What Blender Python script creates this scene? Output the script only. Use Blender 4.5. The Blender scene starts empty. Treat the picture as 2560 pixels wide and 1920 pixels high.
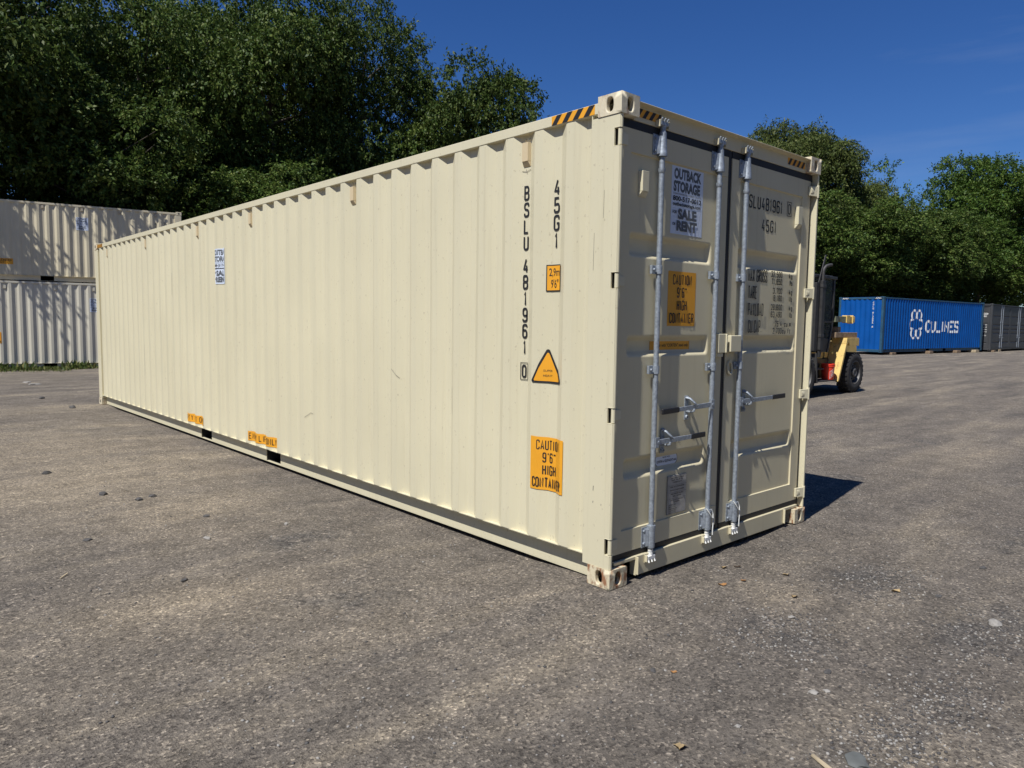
import bpy, bmesh, math, random
import numpy as np
from mathutils import Vector, Matrix, noise as mnoise

random.seed(7)
SC = bpy.context.scene
COL = SC.collection
R = math.radians

# ------------------------------------------------------------------ camera
cam_d = bpy.data.cameras.new('camera')
cam_d.sensor_width = 36.0
cam_d.lens = 36.0 * 1821.22 / 2560.0
cam_d.clip_start, cam_d.clip_end = 0.05, 3000
cam = bpy.data.objects.new('camera', cam_d)
COL.objects.link(cam)
cam.matrix_world = Matrix(((0.74345598, 0.0454552, -0.66723836, -3.2701),
                           (-0.66863621, 0.07155393, -0.74013894, -2.7369),
                           (0.01410036, 0.99640045, 0.08359019, 1.58295),
                           (0, 0, 0, 1)))
SC.camera = cam

# ------------------------------------------------------------------ sky and sun
SUN_DIR = Vector((-0.5599, -0.0928, 0.8233)).normalized()
SUN_EL = math.asin(SUN_DIR.z)
SUN_ROT = math.atan2(SUN_DIR.x, SUN_DIR.y)
world = bpy.data.worlds.new('World')
SC.world = world
world.use_nodes = True
wn = world.node_tree.nodes
wl = world.node_tree.links
sky = wn.new('ShaderNodeTexSky')
sky.sky_type = 'NISHITA'
sky.sun_disc = False
sky.sun_elevation = SUN_EL
sky.sun_rotation = SUN_ROT
sky.altitude = 300
sky.air_density = 1.0
sky.dust_density = 0.0
sky.ozone_density = 10.0
hs = wn.new('ShaderNodeHueSaturation')          # the deep blue of a dry, clear day
hs.inputs['Hue'].default_value = 0.511
hs.inputs['Saturation'].default_value = 1.15
wl.new(sky.outputs[0], hs.inputs['Color'])
# faint high cirrus over the whole sky
wtc = wn.new('ShaderNodeTexCoord')
wmp = wn.new('ShaderNodeMapping')
wmp.inputs['Rotation'].default_value = (0, 0, R(48))
wmp.inputs['Scale'].default_value = (2.2, 1.2, 11.0)
wl.new(wtc.outputs['Generated'], wmp.inputs['Vector'])
wnz = wn.new('ShaderNodeTexNoise')
wnz.inputs['Scale'].default_value = 1.4
wnz.inputs['Detail'].default_value = 9
wnz.inputs['Roughness'].default_value = 0.6
wl.new(wmp.outputs[0], wnz.inputs['Vector'])
wmr = wn.new('ShaderNodeMapRange')
wmr.inputs['From Min'].default_value = 0.56
wmr.inputs['From Max'].default_value = 0.80
wmr.inputs['To Max'].default_value = 0.10
wl.new(wnz.outputs['Fac'], wmr.inputs['Value'])
wmx = wn.new('ShaderNodeMix')
wmx.data_type = 'RGBA'
wl.new(wmr.outputs[0], wmx.inputs[0])
wl.new(hs.outputs[0], wmx.inputs[6])
wmx.inputs[7].default_value = (6.0, 6.6, 7.4, 1)
wl.new(wmx.outputs[2], wn['Background'].inputs[0])
wn['Background'].inputs[1].default_value = 0.080

sun_d = bpy.data.lights.new('sun', 'SUN')
sun_d.energy = 5.0
sun_d.angle = R(0.53)
sun_d.color = (1.0, 0.985, 0.955)
sun = bpy.data.objects.new('sun', sun_d)
COL.objects.link(sun)
sun.rotation_euler = SUN_DIR.to_track_quat('Z', 'Y').to_euler()
sun.location = SUN_DIR * 60

SC.view_settings.view_transform = 'Standard'
SC.view_settings.look = 'None'
SC.view_settings.exposure = 0.09
SC.view_settings.gamma = 1.0
SC.view_settings.use_curve_mapping = False
SC.render.engine = 'CYCLES'
SC.cycles.max_bounces = 6
SC.cycles.diffuse_bounces = 3
SC.cycles.transparent_max_bounces = 6

# ------------------------------------------------------------------ materials
def _n(nt, t, **kw):
    n = nt.nodes.new(t)
    for k, v in kw.items():
        setattr(n, k, v)
    return n

def mat(name, col, rough=0.5, metal=0.0, var=0.08, vscale=3.0, bump=0.0, bscale=60.0,
        streak=0.0, streakcol=(0.25, 0.19, 0.10), rust=0.0, rustcol=(0.22, 0.07, 0.025),
        spec=0.5, rustscale=9.0, fleck=0.0):
    m = bpy.data.materials.new(name)
    m.use_nodes = True
    nt = m.node_tree
    b = nt.nodes['Principled BSDF']
    b.inputs['Roughness'].default_value = rough
    b.inputs['Metallic'].default_value = metal
    b.inputs['Specular IOR Level'].default_value = spec
    tc = _n(nt, 'ShaderNodeTexCoord')
    co = tc.outputs['Object']
    nz = _n(nt, 'ShaderNodeTexNoise')
    nz.inputs['Scale'].default_value = vscale
    nz.inputs['Detail'].default_value = 6
    nt.links.new(co, nz.inputs['Vector'])
    mr = _n(nt, 'ShaderNodeMapRange')
    mr.inputs['From Min'].default_value = 0.25
    mr.inputs['From Max'].default_value = 0.75
    mr.inputs['To Min'].default_value = 1 - var
    mr.inputs['To Max'].default_value = 1 + var
    nt.links.new(nz.outputs['Fac'], mr.inputs['Value'])
    mul = _n(nt, 'ShaderNodeVectorMath', operation='SCALE')
    mul.inputs[0].default_value = col
    nt.links.new(mr.outputs[0], mul.inputs['Scale'])
    cur = mul.outputs[0]
    def masked(cur, vec_scale, lo, hi, colr, amount, detail=5):
        mp = _n(nt, 'ShaderNodeMapping')
        mp.inputs['Scale'].default_value = vec_scale
        nt.links.new(co, mp.inputs['Vector'])
        q = _n(nt, 'ShaderNodeTexNoise')
        q.inputs['Scale'].default_value = 1.0
        q.inputs['Detail'].default_value = detail
        q.inputs['Roughness'].default_value = 0.6
        nt.links.new(mp.outputs[0], q.inputs['Vector'])
        r2 = _n(nt, 'ShaderNodeMapRange')
        r2.inputs['From Min'].default_value = lo
        r2.inputs['From Max'].default_value = hi
        r2.inputs['To Max'].default_value = amount
        nt.links.new(q.outputs['Fac'], r2.inputs['Value'])
        mx = _n(nt, 'ShaderNodeMix', data_type='RGBA')
        nt.links.new(r2.outputs[0], mx.inputs[0])
        nt.links.new(cur, mx.inputs[6])
        mx.inputs[7].default_value = (*colr, 1)
        return mx.outputs[2]
    if streak:
        cur = masked(cur, (26, 26, 0.7), 0.56, 0.78, streakcol, streak)
    if fleck:
        cur = masked(cur, (55, 55, 30), 0.67, 0.72, (0.12, 0.06, 0.03), fleck, 2)
    if rust:
        cur = masked(cur, (rustscale,) * 2 + (rustscale * 0.45,), 0.60 - 0.12 * rust, 0.70 - 0.10 * rust, rustcol, min(1, 0.6 + rust * .3))
    nt.links.new(cur, b.inputs['Base Color'])
    if bump:
        bn = _n(nt, 'ShaderNodeTexNoise')
        bn.inputs['Scale'].default_value = bscale
        bn.inputs['Detail'].default_value = 4
        nt.links.new(co, bn.inputs['Vector'])
        bp = _n(nt, 'ShaderNodeBump')
        bp.inputs['Strength'].default_value = bump
        bp.inputs['Distance'].default_value = 0.01
        nt.links.new(bn.outputs['Fac'], bp.inputs['Height'])
        nt.links.new(bp.outputs[0], b.inputs['Normal'])
    return m

CREAM = mat('cream_paint', (0.65, 0.593, 0.412), 0.42, var=0.05, vscale=0.9, bump=0.08, bscale=7, streak=0.16, fleck=.25)
CREAM_SHADED = mat('cream_shaded_door', (0.63, 0.56, 0.375), 0.42, var=0.05, vscale=1.4, bump=0.05, bscale=9, streak=0.16)  # copy of the side cream, slightly darkened to paint in the door face's shade
CREAM_RUST = mat('rusty_cream_casting', (0.66, 0.585, 0.42), 0.5, var=0.06, vscale=8, bump=0.15, bscale=40, rust=0.55, rustscale=14, streak=.55, streakcol=(0.5, 0.30, 0.10))
CREAM_RUSTY = mat('heavily_rusted_casting', (0.64, 0.56, 0.385), 0.55, var=0.08, vscale=8, bump=0.25, bscale=50, rust=1.0, rustscale=22, rustcol=(0.26, 0.10, 0.04), streak=.6, streakcol=(0.5, 0.30, 0.10))
VENTPAINT = mat('vent_plastic', (0.62, 0.50, 0.31), 0.5, var=0.03)
TAN = mat('tan_container_paint', (0.66, 0.58, 0.40), 0.5, var=0.07, vscale=1.2, bump=0.05, bscale=6, streak=0.2)
GREYISH = mat('light_grey_container_paint', (0.62, 0.575, 0.455), 0.5, var=0.06, vscale=1.0, bump=0.05, bscale=6, streak=0.18, streakcol=(.2, .17, .13))
BLUE = mat('blue_container_paint', (0.003, 0.078, 0.31), 0.55, var=0.18, vscale=1.3, bump=0.06, bscale=5, streak=0.22, streakcol=(0.02, 0.05, 0.12), spec=0.15)
BLUE_TRIM = mat('weathered_blue_trim', (0.02, 0.08, 0.14), 0.6, var=0.25, vscale=3, rust=0.3, rustcol=(0.05, 0.06, 0.06))
DGREY = mat('dark_grey_container_paint', (0.055, 0.056, 0.058), 0.5, var=0.15, vscale=2, streak=0.3, streakcol=(.13, .12, .11), spec=0.4)
RUBBER = mat('black_gasket', (0.012, 0.012, 0.014), 0.6, var=0.15)
GALV = mat('galvanised_steel', (0.33, 0.365, 0.405), 0.5, metal=0.45, var=0.32, vscale=55, bump=0.1, bscale=120)
WHITEPAINT = mat('white_paint', (0.78, 0.77, 0.72), 0.5, var=0.05)
BLACKPAINT = mat('black_marking', (0.016, 0.016, 0.018), 0.55, var=0.1)
GREYPRINT = mat('grey_print', (0.10, 0.11, 0.12), 0.6, var=0.1)
YELLOWDECAL = mat('amber_decal', (0.80, 0.36, 0.022), 0.45, var=0.05, vscale=8)
POSTER = mat('poster_white', (0.66, 0.72, 0.82), 0.4, var=0.03)
SILVER = mat('plate_metal', (0.42, 0.40, 0.36), 0.55, metal=0.2, var=0.12, vscale=20)
GRIP = mat('black_grip', (0.016, 0.016, 0.018), 0.45, var=0.1)
DARKIN = mat('dark_interior', (0.02, 0.02, 0.02), 0.9)
ROPE = mat('white_cord', (0.7, 0.7, 0.66), 0.8, var=0.1, vscale=200)
FY = mat('forklift_yellow', (0.72, 0.50, 0.16), 0.5, var=0.12, vscale=5, rust=0.18, rustcol=(.16, .10, .05), streak=.25, fleck=.4)
FDARK = mat('forklift_dark_frame', (0.035, 0.034, 0.033), 0.55, var=0.3, vscale=9, rust=0.15, rustcol=(.09, .07, .05))
FGREY = mat('weathered_steel', (0.060, 0.057, 0.054), 0.6, metal=.2, var=0.25, vscale=14)
TYRE = mat('tyre_rubber', (0.032, 0.030, 0.029), 0.8, var=0.3, vscale=12, bump=0.2, bscale=60)
HUB = mat('hub_steel', (0.11, 0.105, 0.10), 0.55, metal=0.3, var=0.3, vscale=18)
BUCKETRED = mat('bucket_orange_red', (0.80, 0.055, 0.025), 0.4, var=0.06)
WOODW = mat('weathered_wood', (0.23, 0.16, 0.10), 0.85, var=0.4, vscale=14, bump=0.4, bscale=40, streak=.4, streakcol=(.05, .035, .025))
WOODP = mat('pale_wood', (0.42, 0.34, 0.22), 0.85, var=0.3, vscale=12, bump=0.3, bscale=40)
BARK = mat('bark', (0.085, 0.068, 0.052), 0.9, var=0.4, vscale=5, bump=0.8, bscale=14)
STONE_D = mat('dark_stone', (0.075, 0.070, 0.066), 0.8, var=0.3, vscale=40, bump=0.3, bscale=120)
STONE_L = mat('pale_stone', (0.30, 0.28, 0.25), 0.85, var=0.2, vscale=40, bump=0.3, bscale=120)
DRYLEAF = mat('dry_leaf_brown', (0.34, 0.17, 0.06), 0.8, var=0.3, vscale=30)
DRYLEAF2 = mat('dry_leaf_tan', (0.42, 0.30, 0.15), 0.8, var=0.3, vscale=30)
WHITEBLUE = mat('white_logo_paint', (0.74, 0.76, 0.78), 0.6, var=0.1, vscale=3)

def glass_mat():
    m = bpy.data.materials.new('cab_glass')
    m.use_nodes = True
    nt = m.node_tree
    b = nt.nodes['Principled BSDF']
    b.inputs['Base Color'].default_value = (0.42, 0.46, 0.44, 1)
    b.inputs['Roughness'].default_value = 0.08
    tr = _n(nt, 'ShaderNodeBsdfTransparent')
    tr.inputs[0].default_value = (0.62, 0.66, 0.64, 1)
    mx = _n(nt, 'ShaderNodeMixShader')
    mx.inputs[0].default_value = 0.10
    nt.links.new(tr.outputs[0], mx.inputs[1])
    nt.links.new(b.outputs[0], mx.inputs[2])
    nt.links.new(mx.outputs[0], nt.nodes['Material Output'].inputs['Surface'])
    return m
GLASS = glass_mat()

def leaf_mat(name, dark, mid, light, trans=0.22):
    m = bpy.data.materials.new(name)
    m.use_nodes = True
    nt = m.node_tree
    b = nt.nodes['Principled BSDF']
    b.inputs['Roughness'].default_value = 0.5
    b.inputs['Specular IOR Level'].default_value = 0.16
    geo = _n(nt, 'ShaderNodeNewGeometry')
    cr = _n(nt, 'ShaderNodeValToRGB')
    e = cr.color_ramp.elements
    e[0].position, e[0].color = 0.0, (*dark, 1)
    e[1].position, e[1].color = 1.0, (*light, 1)
    k = e.new(0.55)
    k.color = (*mid, 1)
    nt.links.new(geo.outputs['Random Per Island'], cr.inputs[0])
    oi = _n(nt, 'ShaderNodeObjectInfo')
    mr = _n(nt, 'ShaderNodeMapRange')
    mr.inputs['To Min'].default_value = 0.8
    mr.inputs['To Max'].default_value = 1.2
    nt.links.new(oi.outputs['Random'], mr.inputs['Value'])
    sc = _n(nt, 'ShaderNodeVectorMath', operation='SCALE')
    nt.links.new(cr.outputs[0], sc.inputs[0])
    nt.links.new(mr.outputs[0], sc.inputs['Scale'])
    nt.links.new(sc.outputs[0], b.inputs['Base Color'])
    t = _n(nt, 'ShaderNodeBsdfTranslucent')
    nt.links.new(sc.outputs[0], t.inputs[0])
    mx = _n(nt, 'ShaderNodeMixShader')
    mx.inputs[0].default_value = trans
    nt.links.new(b.outputs[0], mx.inputs[1])
    nt.links.new(t.outputs[0], mx.inputs[2])
    nt.links.new(mx.outputs[0], nt.nodes['Material Output'].inputs['Surface'])
    return m
LEAF_A = leaf_mat('leaf_mid_green', (0.038, 0.070, 0.014), (0.072, 0.118, 0.023), (0.150, 0.180, 0.046))
LEAF_B = leaf_mat('leaf_olive_green', (0.050, 0.075, 0.018), (0.088, 0.118, 0.028), (0.165, 0.180, 0.055))
LEAF_C = leaf_mat('leaf_fresh_green', (0.042, 0.084, 0.014), (0.074, 0.132, 0.022), (0.140, 0.185, 0.040))
GRASS = leaf_mat('weed_green', (0.05, 0.085, 0.02), (0.10, 0.13, 0.03), (0.24, 0.23, 0.09), 0.25)

def ground_mat():
    m = bpy.data.materials.new('dusty_gravel_asphalt')
    m.use_nodes = True
    nt = m.node_tree
    b = nt.nodes['Principled BSDF']
    b.inputs['Roughness'].default_value = 0.92
    b.inputs['Specular IOR Level'].default_value = 0.2
    geo = _n(nt, 'ShaderNodeNewGeometry')
    P = geo.outputs['Position']
    def nz(scale, detail=4, rough=.55, vec=None, dist=0):
        q = _n(nt, 'ShaderNodeTexNoise')
        q.inputs['Scale'].default_value = scale
        q.inputs['Detail'].default_value = detail
        q.inputs['Roughness'].default_value = rough
        q.inputs['Distortion'].default_value = dist
        nt.links.new(vec or P, q.inputs['Vector'])
        return q.outputs['Fac']
    def ramp(v, stops):
        c = _n(nt, 'ShaderNodeValToRGB')
        e = c.color_ramp.elements
        e[0].position, e[0].color = stops[0][0], (*stops[0][1], 1)
        e[1].position, e[1].color = stops[-1][0], (*stops[-1][1], 1)
        for p_, c_ in stops[1:-1]:
            k = e.new(p_)
            k.color = (*c_, 1)
        nt.links.new(v, c.inputs[0])
        return c.outputs[0]
    def mr(v, a, b_, lo, hi):
        q = _n(nt, 'ShaderNodeMapRange')
        for k, x in zip(('From Min', 'From Max', 'To Min', 'To Max'), (a, b_, lo, hi)):
            q.inputs[k].default_value = x
        nt.links.new(v, q.inputs['Value'])
        return q.outputs[0]
    def mix(f, a, c, mode='MIX'):
        q = _n(nt, 'ShaderNodeMix', data_type='RGBA', blend_type=mode)
        if isinstance(f, float):
            q.inputs[0].default_value = f
        else:
            nt.links.new(f, q.inputs[0])
        for i, x in ((6, a), (7, c)):
            if isinstance(x, tuple):
                q.inputs[i].default_value = (*x, 1)
            else:
                nt.links.new(x, q.inputs[i])
        return q.outputs[2]
    # broad dust and dampness; streaks follow the wheel tracks
    mp = _n(nt, 'ShaderNodeMapping')
    mp.inputs['Rotation'].default_value = (0, 0, R(38))
    mp.inputs['Scale'].default_value = (0.30, 1.7, 1)
    nt.links.new(P, mp.inputs['Vector'])
    dust = nz(1.0, 6, .62, mp.outputs[0], .6)
    base = ramp(dust, [(0.32, (0.133, 0.118, 0.101)), (0.50, (0.208, 0.181, 0.147)), (0.66, (0.308, 0.262, 0.196))])
    broad = nz(0.35, 5, .6)
    base = mix(mr(broad, .4, .68, 0.0, .75), base, (0.172, 0.149, 0.123))
    ad2 = _n(nt, 'ShaderNodeAttribute')
    ad2.attribute_name = 'dust'
    dm = _n(nt, 'ShaderNodeMath', operation='MULTIPLY')
    nt.links.new(ad2.outputs['Fac'], dm.inputs[0])
    nt.links.new(mr(nz(1.1, 7, .65, mp.outputs[0]), .35, .65, .15, .95), dm.inputs[1])
    base = mix(dm.outputs[0], base, (0.325, 0.272, 0.200))
    mott = mr(nz(3.2, 9, .72), .28, .72, .70, 1.30)
    mo = _n(nt, 'ShaderNodeVectorMath', operation='SCALE')
    nt.links.new(base, mo.inputs[0])
    nt.links.new(mott, mo.inputs['Scale'])
    base = mo.outputs[0]
    # patches of coarse dark loose gravel
    patch = nz(1.6, 9, .74, None, .4)
    at = _n(nt, 'ShaderNodeAttribute')
    at.attribute_name = 'patch'
    ad = _n(nt, 'ShaderNodeMath', operation='MULTIPLY_ADD')
    ad.inputs[1].default_value = 0.16
    nt.links.new(at.outputs['Fac'], ad.inputs[0])
    nt.links.new(patch, ad.inputs[2])
    patch = ad.outputs[0]
    pm = mr(patch, .56, .74, 0, .55)
    base = mix(pm, base, (0.098, 0.097, 0.095))
    # grains
    def vor(scale):
        v = _n(nt, 'ShaderNodeTexVoronoi')
        v.inputs['Scale'].default_value = scale
        nt.links.new(P, v.inputs['Vector'])
        return v
    v1 = vor(95.0)
    v2 = vor(42.0)
    sep = _n(nt, 'ShaderNodeSeparateColor')
    nt.links.new(v1.outputs['Color'], sep.inputs[0])
    g1 = ramp(sep.outputs[0], [(0.0, (0.36, 0.35, 0.36)), (0.35, (0.86, 0.85, 0.85)), (0.8, (1.06, 1.05, 1.04)), (0.95, (1.65, 1.60, 1.52)), (1.0, (2.5, 2.45, 2.35))])
    base = mix(0.85, base, g1, 'MULTIPLY')
    sep2 = _n(nt, 'ShaderNodeSeparateColor')
    nt.links.new(v2.outputs['Color'], sep2.inputs[0])
    g2 = ramp(sep2.outputs[1], [(0.0, (0.55, 0.55, 0.57)), (0.5, (1, 1, 1)), (0.93, (1.0, 1.0, 1.0)), (1.0, (1.9, 1.85, 1.8))])
    base = mix(mr(patch, .5, .70, 0.3, .95), base, g2, 'MULTIPLY')
    nt.links.new(base, b.inputs['Base Color'])
    # relief
    add = _n(nt, 'ShaderNodeMath', operation='ADD')
    s1 = _n(nt, 'ShaderNodeMath', operation='MULTIPLY')
    s1.inputs[1].default_value = 0.55
    nt.links.new(v1.outputs['Distance'], s1.inputs[0])
    nt.links.new(s1.outputs[0], add.inputs[0])
    nt.links.new(nz(160, 4, .7), add.inputs[1])
    bp = _n(nt, 'ShaderNodeBump')
    bp.inputs['Strength'].default_value = 0.8
    bp.inputs['Distance'].default_value = 0.012
    nt.links.new(add.outputs[0], bp.inputs['Height'])
    bp2 = _n(nt, 'ShaderNodeBump')
    bp2.inputs['Strength'].default_value = 0.5
    bp2.inputs['Distance'].default_value = 0.05
    nt.links.new(nz(9, 5, .65), bp2.inputs['Height'])
    nt.links.new(bp.outputs[0], bp2.inputs['Normal'])
    nt.links.new(bp2.outputs[0], b.inputs['Normal'])
    return m
GROUND = ground_mat()

# ------------------------------------------------------------------ mesh helpers
def tag(o, label=None, cat=None, group=None, kind=None):
    for k, v in (('label', label), ('category', cat), ('group', group), ('kind', kind)):
        if v:
            o[k] = v
    return o

def empty(name, loc=(0, 0, 0), rz=0.0):
    o = bpy.data.objects.new(name, None)
    o.empty_display_size = 0.3
    o.location = loc
    o.rotation_euler = (0, 0, rz)
    COL.objects.link(o)
    return o

class MB:
    def __init__(s):
        s.v, s.f, s.m = [], [], []
    def add(s, vs, fs, mi=0):
        b = len(s.v)
        s.v += [tuple(p) for p in vs]
        s.f += [tuple(i + b for i in f) for f in fs]
        s.m += [mi] * len(fs)
        return s
    def box(s, x0, x1, y0, y1, z0, z1, mi=0):
        vs = [(x, y, z) for z in (z0, z1) for y in (y0, y1) for x in (x0, x1)]
        return s.add(vs, [(0, 2, 3, 1), (4, 5, 7, 6), (0, 1, 5, 4), (2, 6, 7, 3), (0, 4, 6, 2), (1, 3, 7, 5)], mi)
    def hexa(s, a, b, mi=0):
        """two quads a, b (4 points each, same order) joined into a solid"""
        return s.add(list(a) + list(b), [(3, 2, 1, 0), (4, 5, 6, 7), (0, 1, 5, 4), (1, 2, 6, 5), (2, 3, 7, 6), (3, 0, 4, 7)], mi)
    def prism(s, poly, fn0, fn1, mi=0):
        n = len(poly)
        vs = [fn0(*p) for p in poly] + [fn1(*p) for p in poly]
        fs = [tuple(range(n))[::-1], tuple(range(n, 2 * n))] + [(i, (i + 1) % n, n + (i + 1) % n, n + i) for i in range(n)]
        return s.add(vs, fs, mi)
    def tube(s, pts, r, n=10, mi=0, cap=True):
        pts = [Vector(p) for p in pts]
        rs = r if isinstance(r, (list, tuple)) else [r] * len(pts)
        vs, fs = [], []
        up = None
        for i, p in enumerate(pts):
            d = (pts[min(i + 1, len(pts) - 1)] - pts[max(i - 1, 0)]).normalized()
            if up is None:
                up = d.orthogonal().normalized()
            else:
                up = (up - d * up.dot(d)).normalized()
            w = d.cross(up)
            for k in range(n):
                a = 2 * math.pi * k / n
                vs.append(p + (up * math.cos(a) + w * math.sin(a)) * rs[i])
        for i in range(len(pts) - 1):
            for k in range(n):
                fs.append((i * n + k, i * n + (k + 1) % n, (i + 1) * n + (k + 1) % n, (i + 1) * n + k))
        if cap:
            fs.append(tuple(range(n))[::-1])
            fs.append(tuple(range((len(pts) - 1) * n, len(pts) * n)))
        return s.add(vs, fs, mi)
    def lathe(s, prof, origin, axis, n=32, mi=0):
        """prof: (radius, offset along axis)"""
        o = Vector(origin)
        d = Vector(axis).normalized()
        u = d.orthogonal().normalized()
        w = d.cross(u)
        vs, fs = [], []
        for r, h in prof:
            for k in range(n):
                a = 2 * math.pi * k / n
                vs.append(o + d * h + (u * math.cos(a) + w * math.sin(a)) * r)
        for i in range(len(prof) - 1):
            for k in range(n):
                fs.append((i * n + k, i * n + (k + 1) % n, (i + 1) * n + (k + 1) % n, (i + 1) * n + k))
        return s.add(vs, fs, mi)
    def build(s, name, mats, parent=None, bevel=0, smooth=35, recalc=True):
        me = bpy.data.meshes.new(name)
        me.from_pydata(s.v, [], s.f)
        for m in (mats if isinstance(mats, (list, tuple)) else [mats]):
            me.materials.append(m)
        if any(s.m):
            me.polygons.foreach_set('material_index', s.m)
        if recalc:
            bm = bmesh.new()
            bm.from_mesh(me)
            bmesh.ops.recalc_face_normals(bm, faces=bm.faces)
            bm.to_mesh(me)
            bm.free()
        if smooth:
            me.polygons.foreach_set('use_smooth', [True] * len(me.polygons))
            me.set_sharp_from_angle(angle=R(smooth))
        o = bpy.data.objects.new(name, me)
        COL.objects.link(o)
        if parent:
            o.parent = parent
        if bevel:
            bv = o.modifiers.new('bevel', 'BEVEL')
            bv.width = bevel
            bv.segments = 2
            bv.limit_method = 'ANGLE'
            bv.angle_limit = R(40)
            bv.harden_normals = True
        return o

# ------------------------------------------------------------------ lettering
_r = 0.46
GL = {
 'A': [[(0, 0), (.5, 1), (1, 0)], [(.17, .28), (.83, .28)]],
 'B': [[(0, 0), (0, 1), (.95, 1, _r), (.95, .53, _r), (0, .53)], [(0, .53), (1, .53, _r), (1, 0, _r), (0, 0)]],
 'C': [[(1, .74), (1, 1, _r), (0, 1, _r), (0, 0, _r), (1, 0, _r), (1, .26)]],
 'D': [[(0, 0), (0, 1), (1, 1, _r), (1, 0, _r), (0, 0)]],
 'E': [[(1, 1), (0, 1), (0, 0), (1, 0)], [(0, .52), (.85, .52)]],
 'F': [[(1, 1), (0, 1), (0, 0)], [(0, .52), (.85, .52)]],
 'G': [[(1, .76), (1, 1, _r), (0, 1, _r), (0, 0, _r), (1, 0, _r), (1, .46), (.55, .46)]],
 'H': [[(0, 0), (0, 1)], [(1, 0), (1, 1)], [(0, .52), (1, .52)]],
 'I': [[(.5, 0), (.5, 1)]],
 'K': [[(0, 0), (0, 1)], [(1, 1), (0, .38)], [(.3, .56), (1, 0)]],
 'L': [[(0, 1), (0, 0), (.95, 0)]],
 'M': [[(0, 0), (0, 1), (.5, .35), (1, 1), (1, 0)]],
 'N': [[(0, 0), (0, 1), (1, 0), (1, 1)]],
 'O': [[(0, .5), (0, 1, _r), (1, 1, _r), (1, 0, _r), (0, 0, _r), (0, .5)]],
 'P': [[(0, 0), (0, 1), (1, 1, _r), (1, .46, _r), (0, .46)]],
 'R': [[(0, 0), (0, 1), (1, 1, _r), (1, .49, _r), (0, .49)], [(.5, .49), (1, 0)]],
 'S': [[(1, .76), (1, 1, _r), (0, 1, _r), (0, .56, _r), (1, .46, _r), (1, 0, _r), (0, 0, _r), (0, .24)]],
 'T': [[(0, 1), (1, 1)], [(.5, 1), (.5, 0)]],
 'U': [[(0, 1), (0, 0, _r), (1, 0, _r), (1, 1)]],
 'V': [[(0, 1), (.5, 0), (1, 1)]],
 'X': [[(0, 0), (1, 1)], [(0, 1), (1, 0)]],
 'Y': [[(0, 1), (.5, .45), (1, 1)], [(.5, .45), (.5, 0)]],
 '0': [[(0, .5), (0, 1, _r), (1, 1, _r), (1, 0, _r), (0, 0, _r), (0, .5)]],
 '1': [[(.12, .78), (.58, 1), (.58, 0)]],
 '2': [[(0, .76), (0, 1, _r), (1, 1, _r), (1, .6, .2), (0, 0), (1, 0)]],
 '3': [[(0, .8), (0, 1, _r), (1, 1, _r), (1, .53, _r), (.4, .53)], [(.4, .53), (1, .53, _r), (1, 0, _r), (0, 0, _r), (0, .2)]],
 '4': [[(.62, 1), (0, .24), (1, .24)], [(.74, .52), (.74, 0)]],
 '5': [[(.95, 1), (.08, 1), (.04, .54), (1, .60, _r), (1, 0, _r), (0, 0, _r), (0, .22)]],
 '6': [[(1, .82), (1, 1, _r), (0, 1, _r), (0, 0, _r), (1, 0, _r), (1, .57, _r), (0, .57)]],
 '7': [[(0, 1), (1, 1), (.35, 0)]],
 '8': [[(0, .76), (0, 1, _r), (1, 1, _r), (1, .53, _r), (0, .53, _r), (0, .76)], [(0, .26), (0, .53, _r), (1, .53, _r), (1, 0, _r), (0, 0, _r), (0, .26)]],
 '9': [[(0, .18), (0, 0, _r), (1, 0, _r), (1, 1, _r), (0, 1, _r), (0, .43, _r), (1, .43)]],
 '.': [[(.45, .0), (.45, .09)]], ',': [[(.5, .1), (.3, -.1)]], "'": [[(.5, 1), (.45, .82)]],
 '"': [[(.25, 1), (.2, .82)], [(.75, 1), (.7, .82)]], '-': [[(.1, .45), (.9, .45)]],
 'k': [[(0, 0), (0, 1)], [(.85, .62), (0, .26)], [(.3, .4), (.9, 0)]],
 'g': [[(.9, .1), (.9, .62, .4), (0, .62, .4), (0, .05, .4), (.9, .05, .4)], [(.9, .1), (.9, -.24, .4), (.1, -.24)]],
 'l': [[(.5, 0), (.5, 1)]], 'b': [[(0, 1), (0, 0, .4), (.9, 0, .4), (.9, .6, .4), (0, .6)]],
 'c': [[(.9, .45), (.9, .62, .4), (0, .62, .4), (0, 0, .4), (.9, 0, .4), (.9, .16)]],
 'u': [[(0, .62), (0, 0, .4), (.9, 0, .4)], [(.9, .62), (.9, 0)]],
 'm': [[(0, 0), (0, .62), (.5, .62, .2), (.5, 0)], [(.5, .5), (.55, .62), (1, .62, .2), (1, 0)]],
 'f': [[(.85, 1), (.4, 1, .3), (.4, 0)], [(.05, .62), (.8, .62)]],
 't': [[(.4, .9), (.4, 0, .3), (.85, 0)], [(.05, .62), (.8, .62)]],
}

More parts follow.
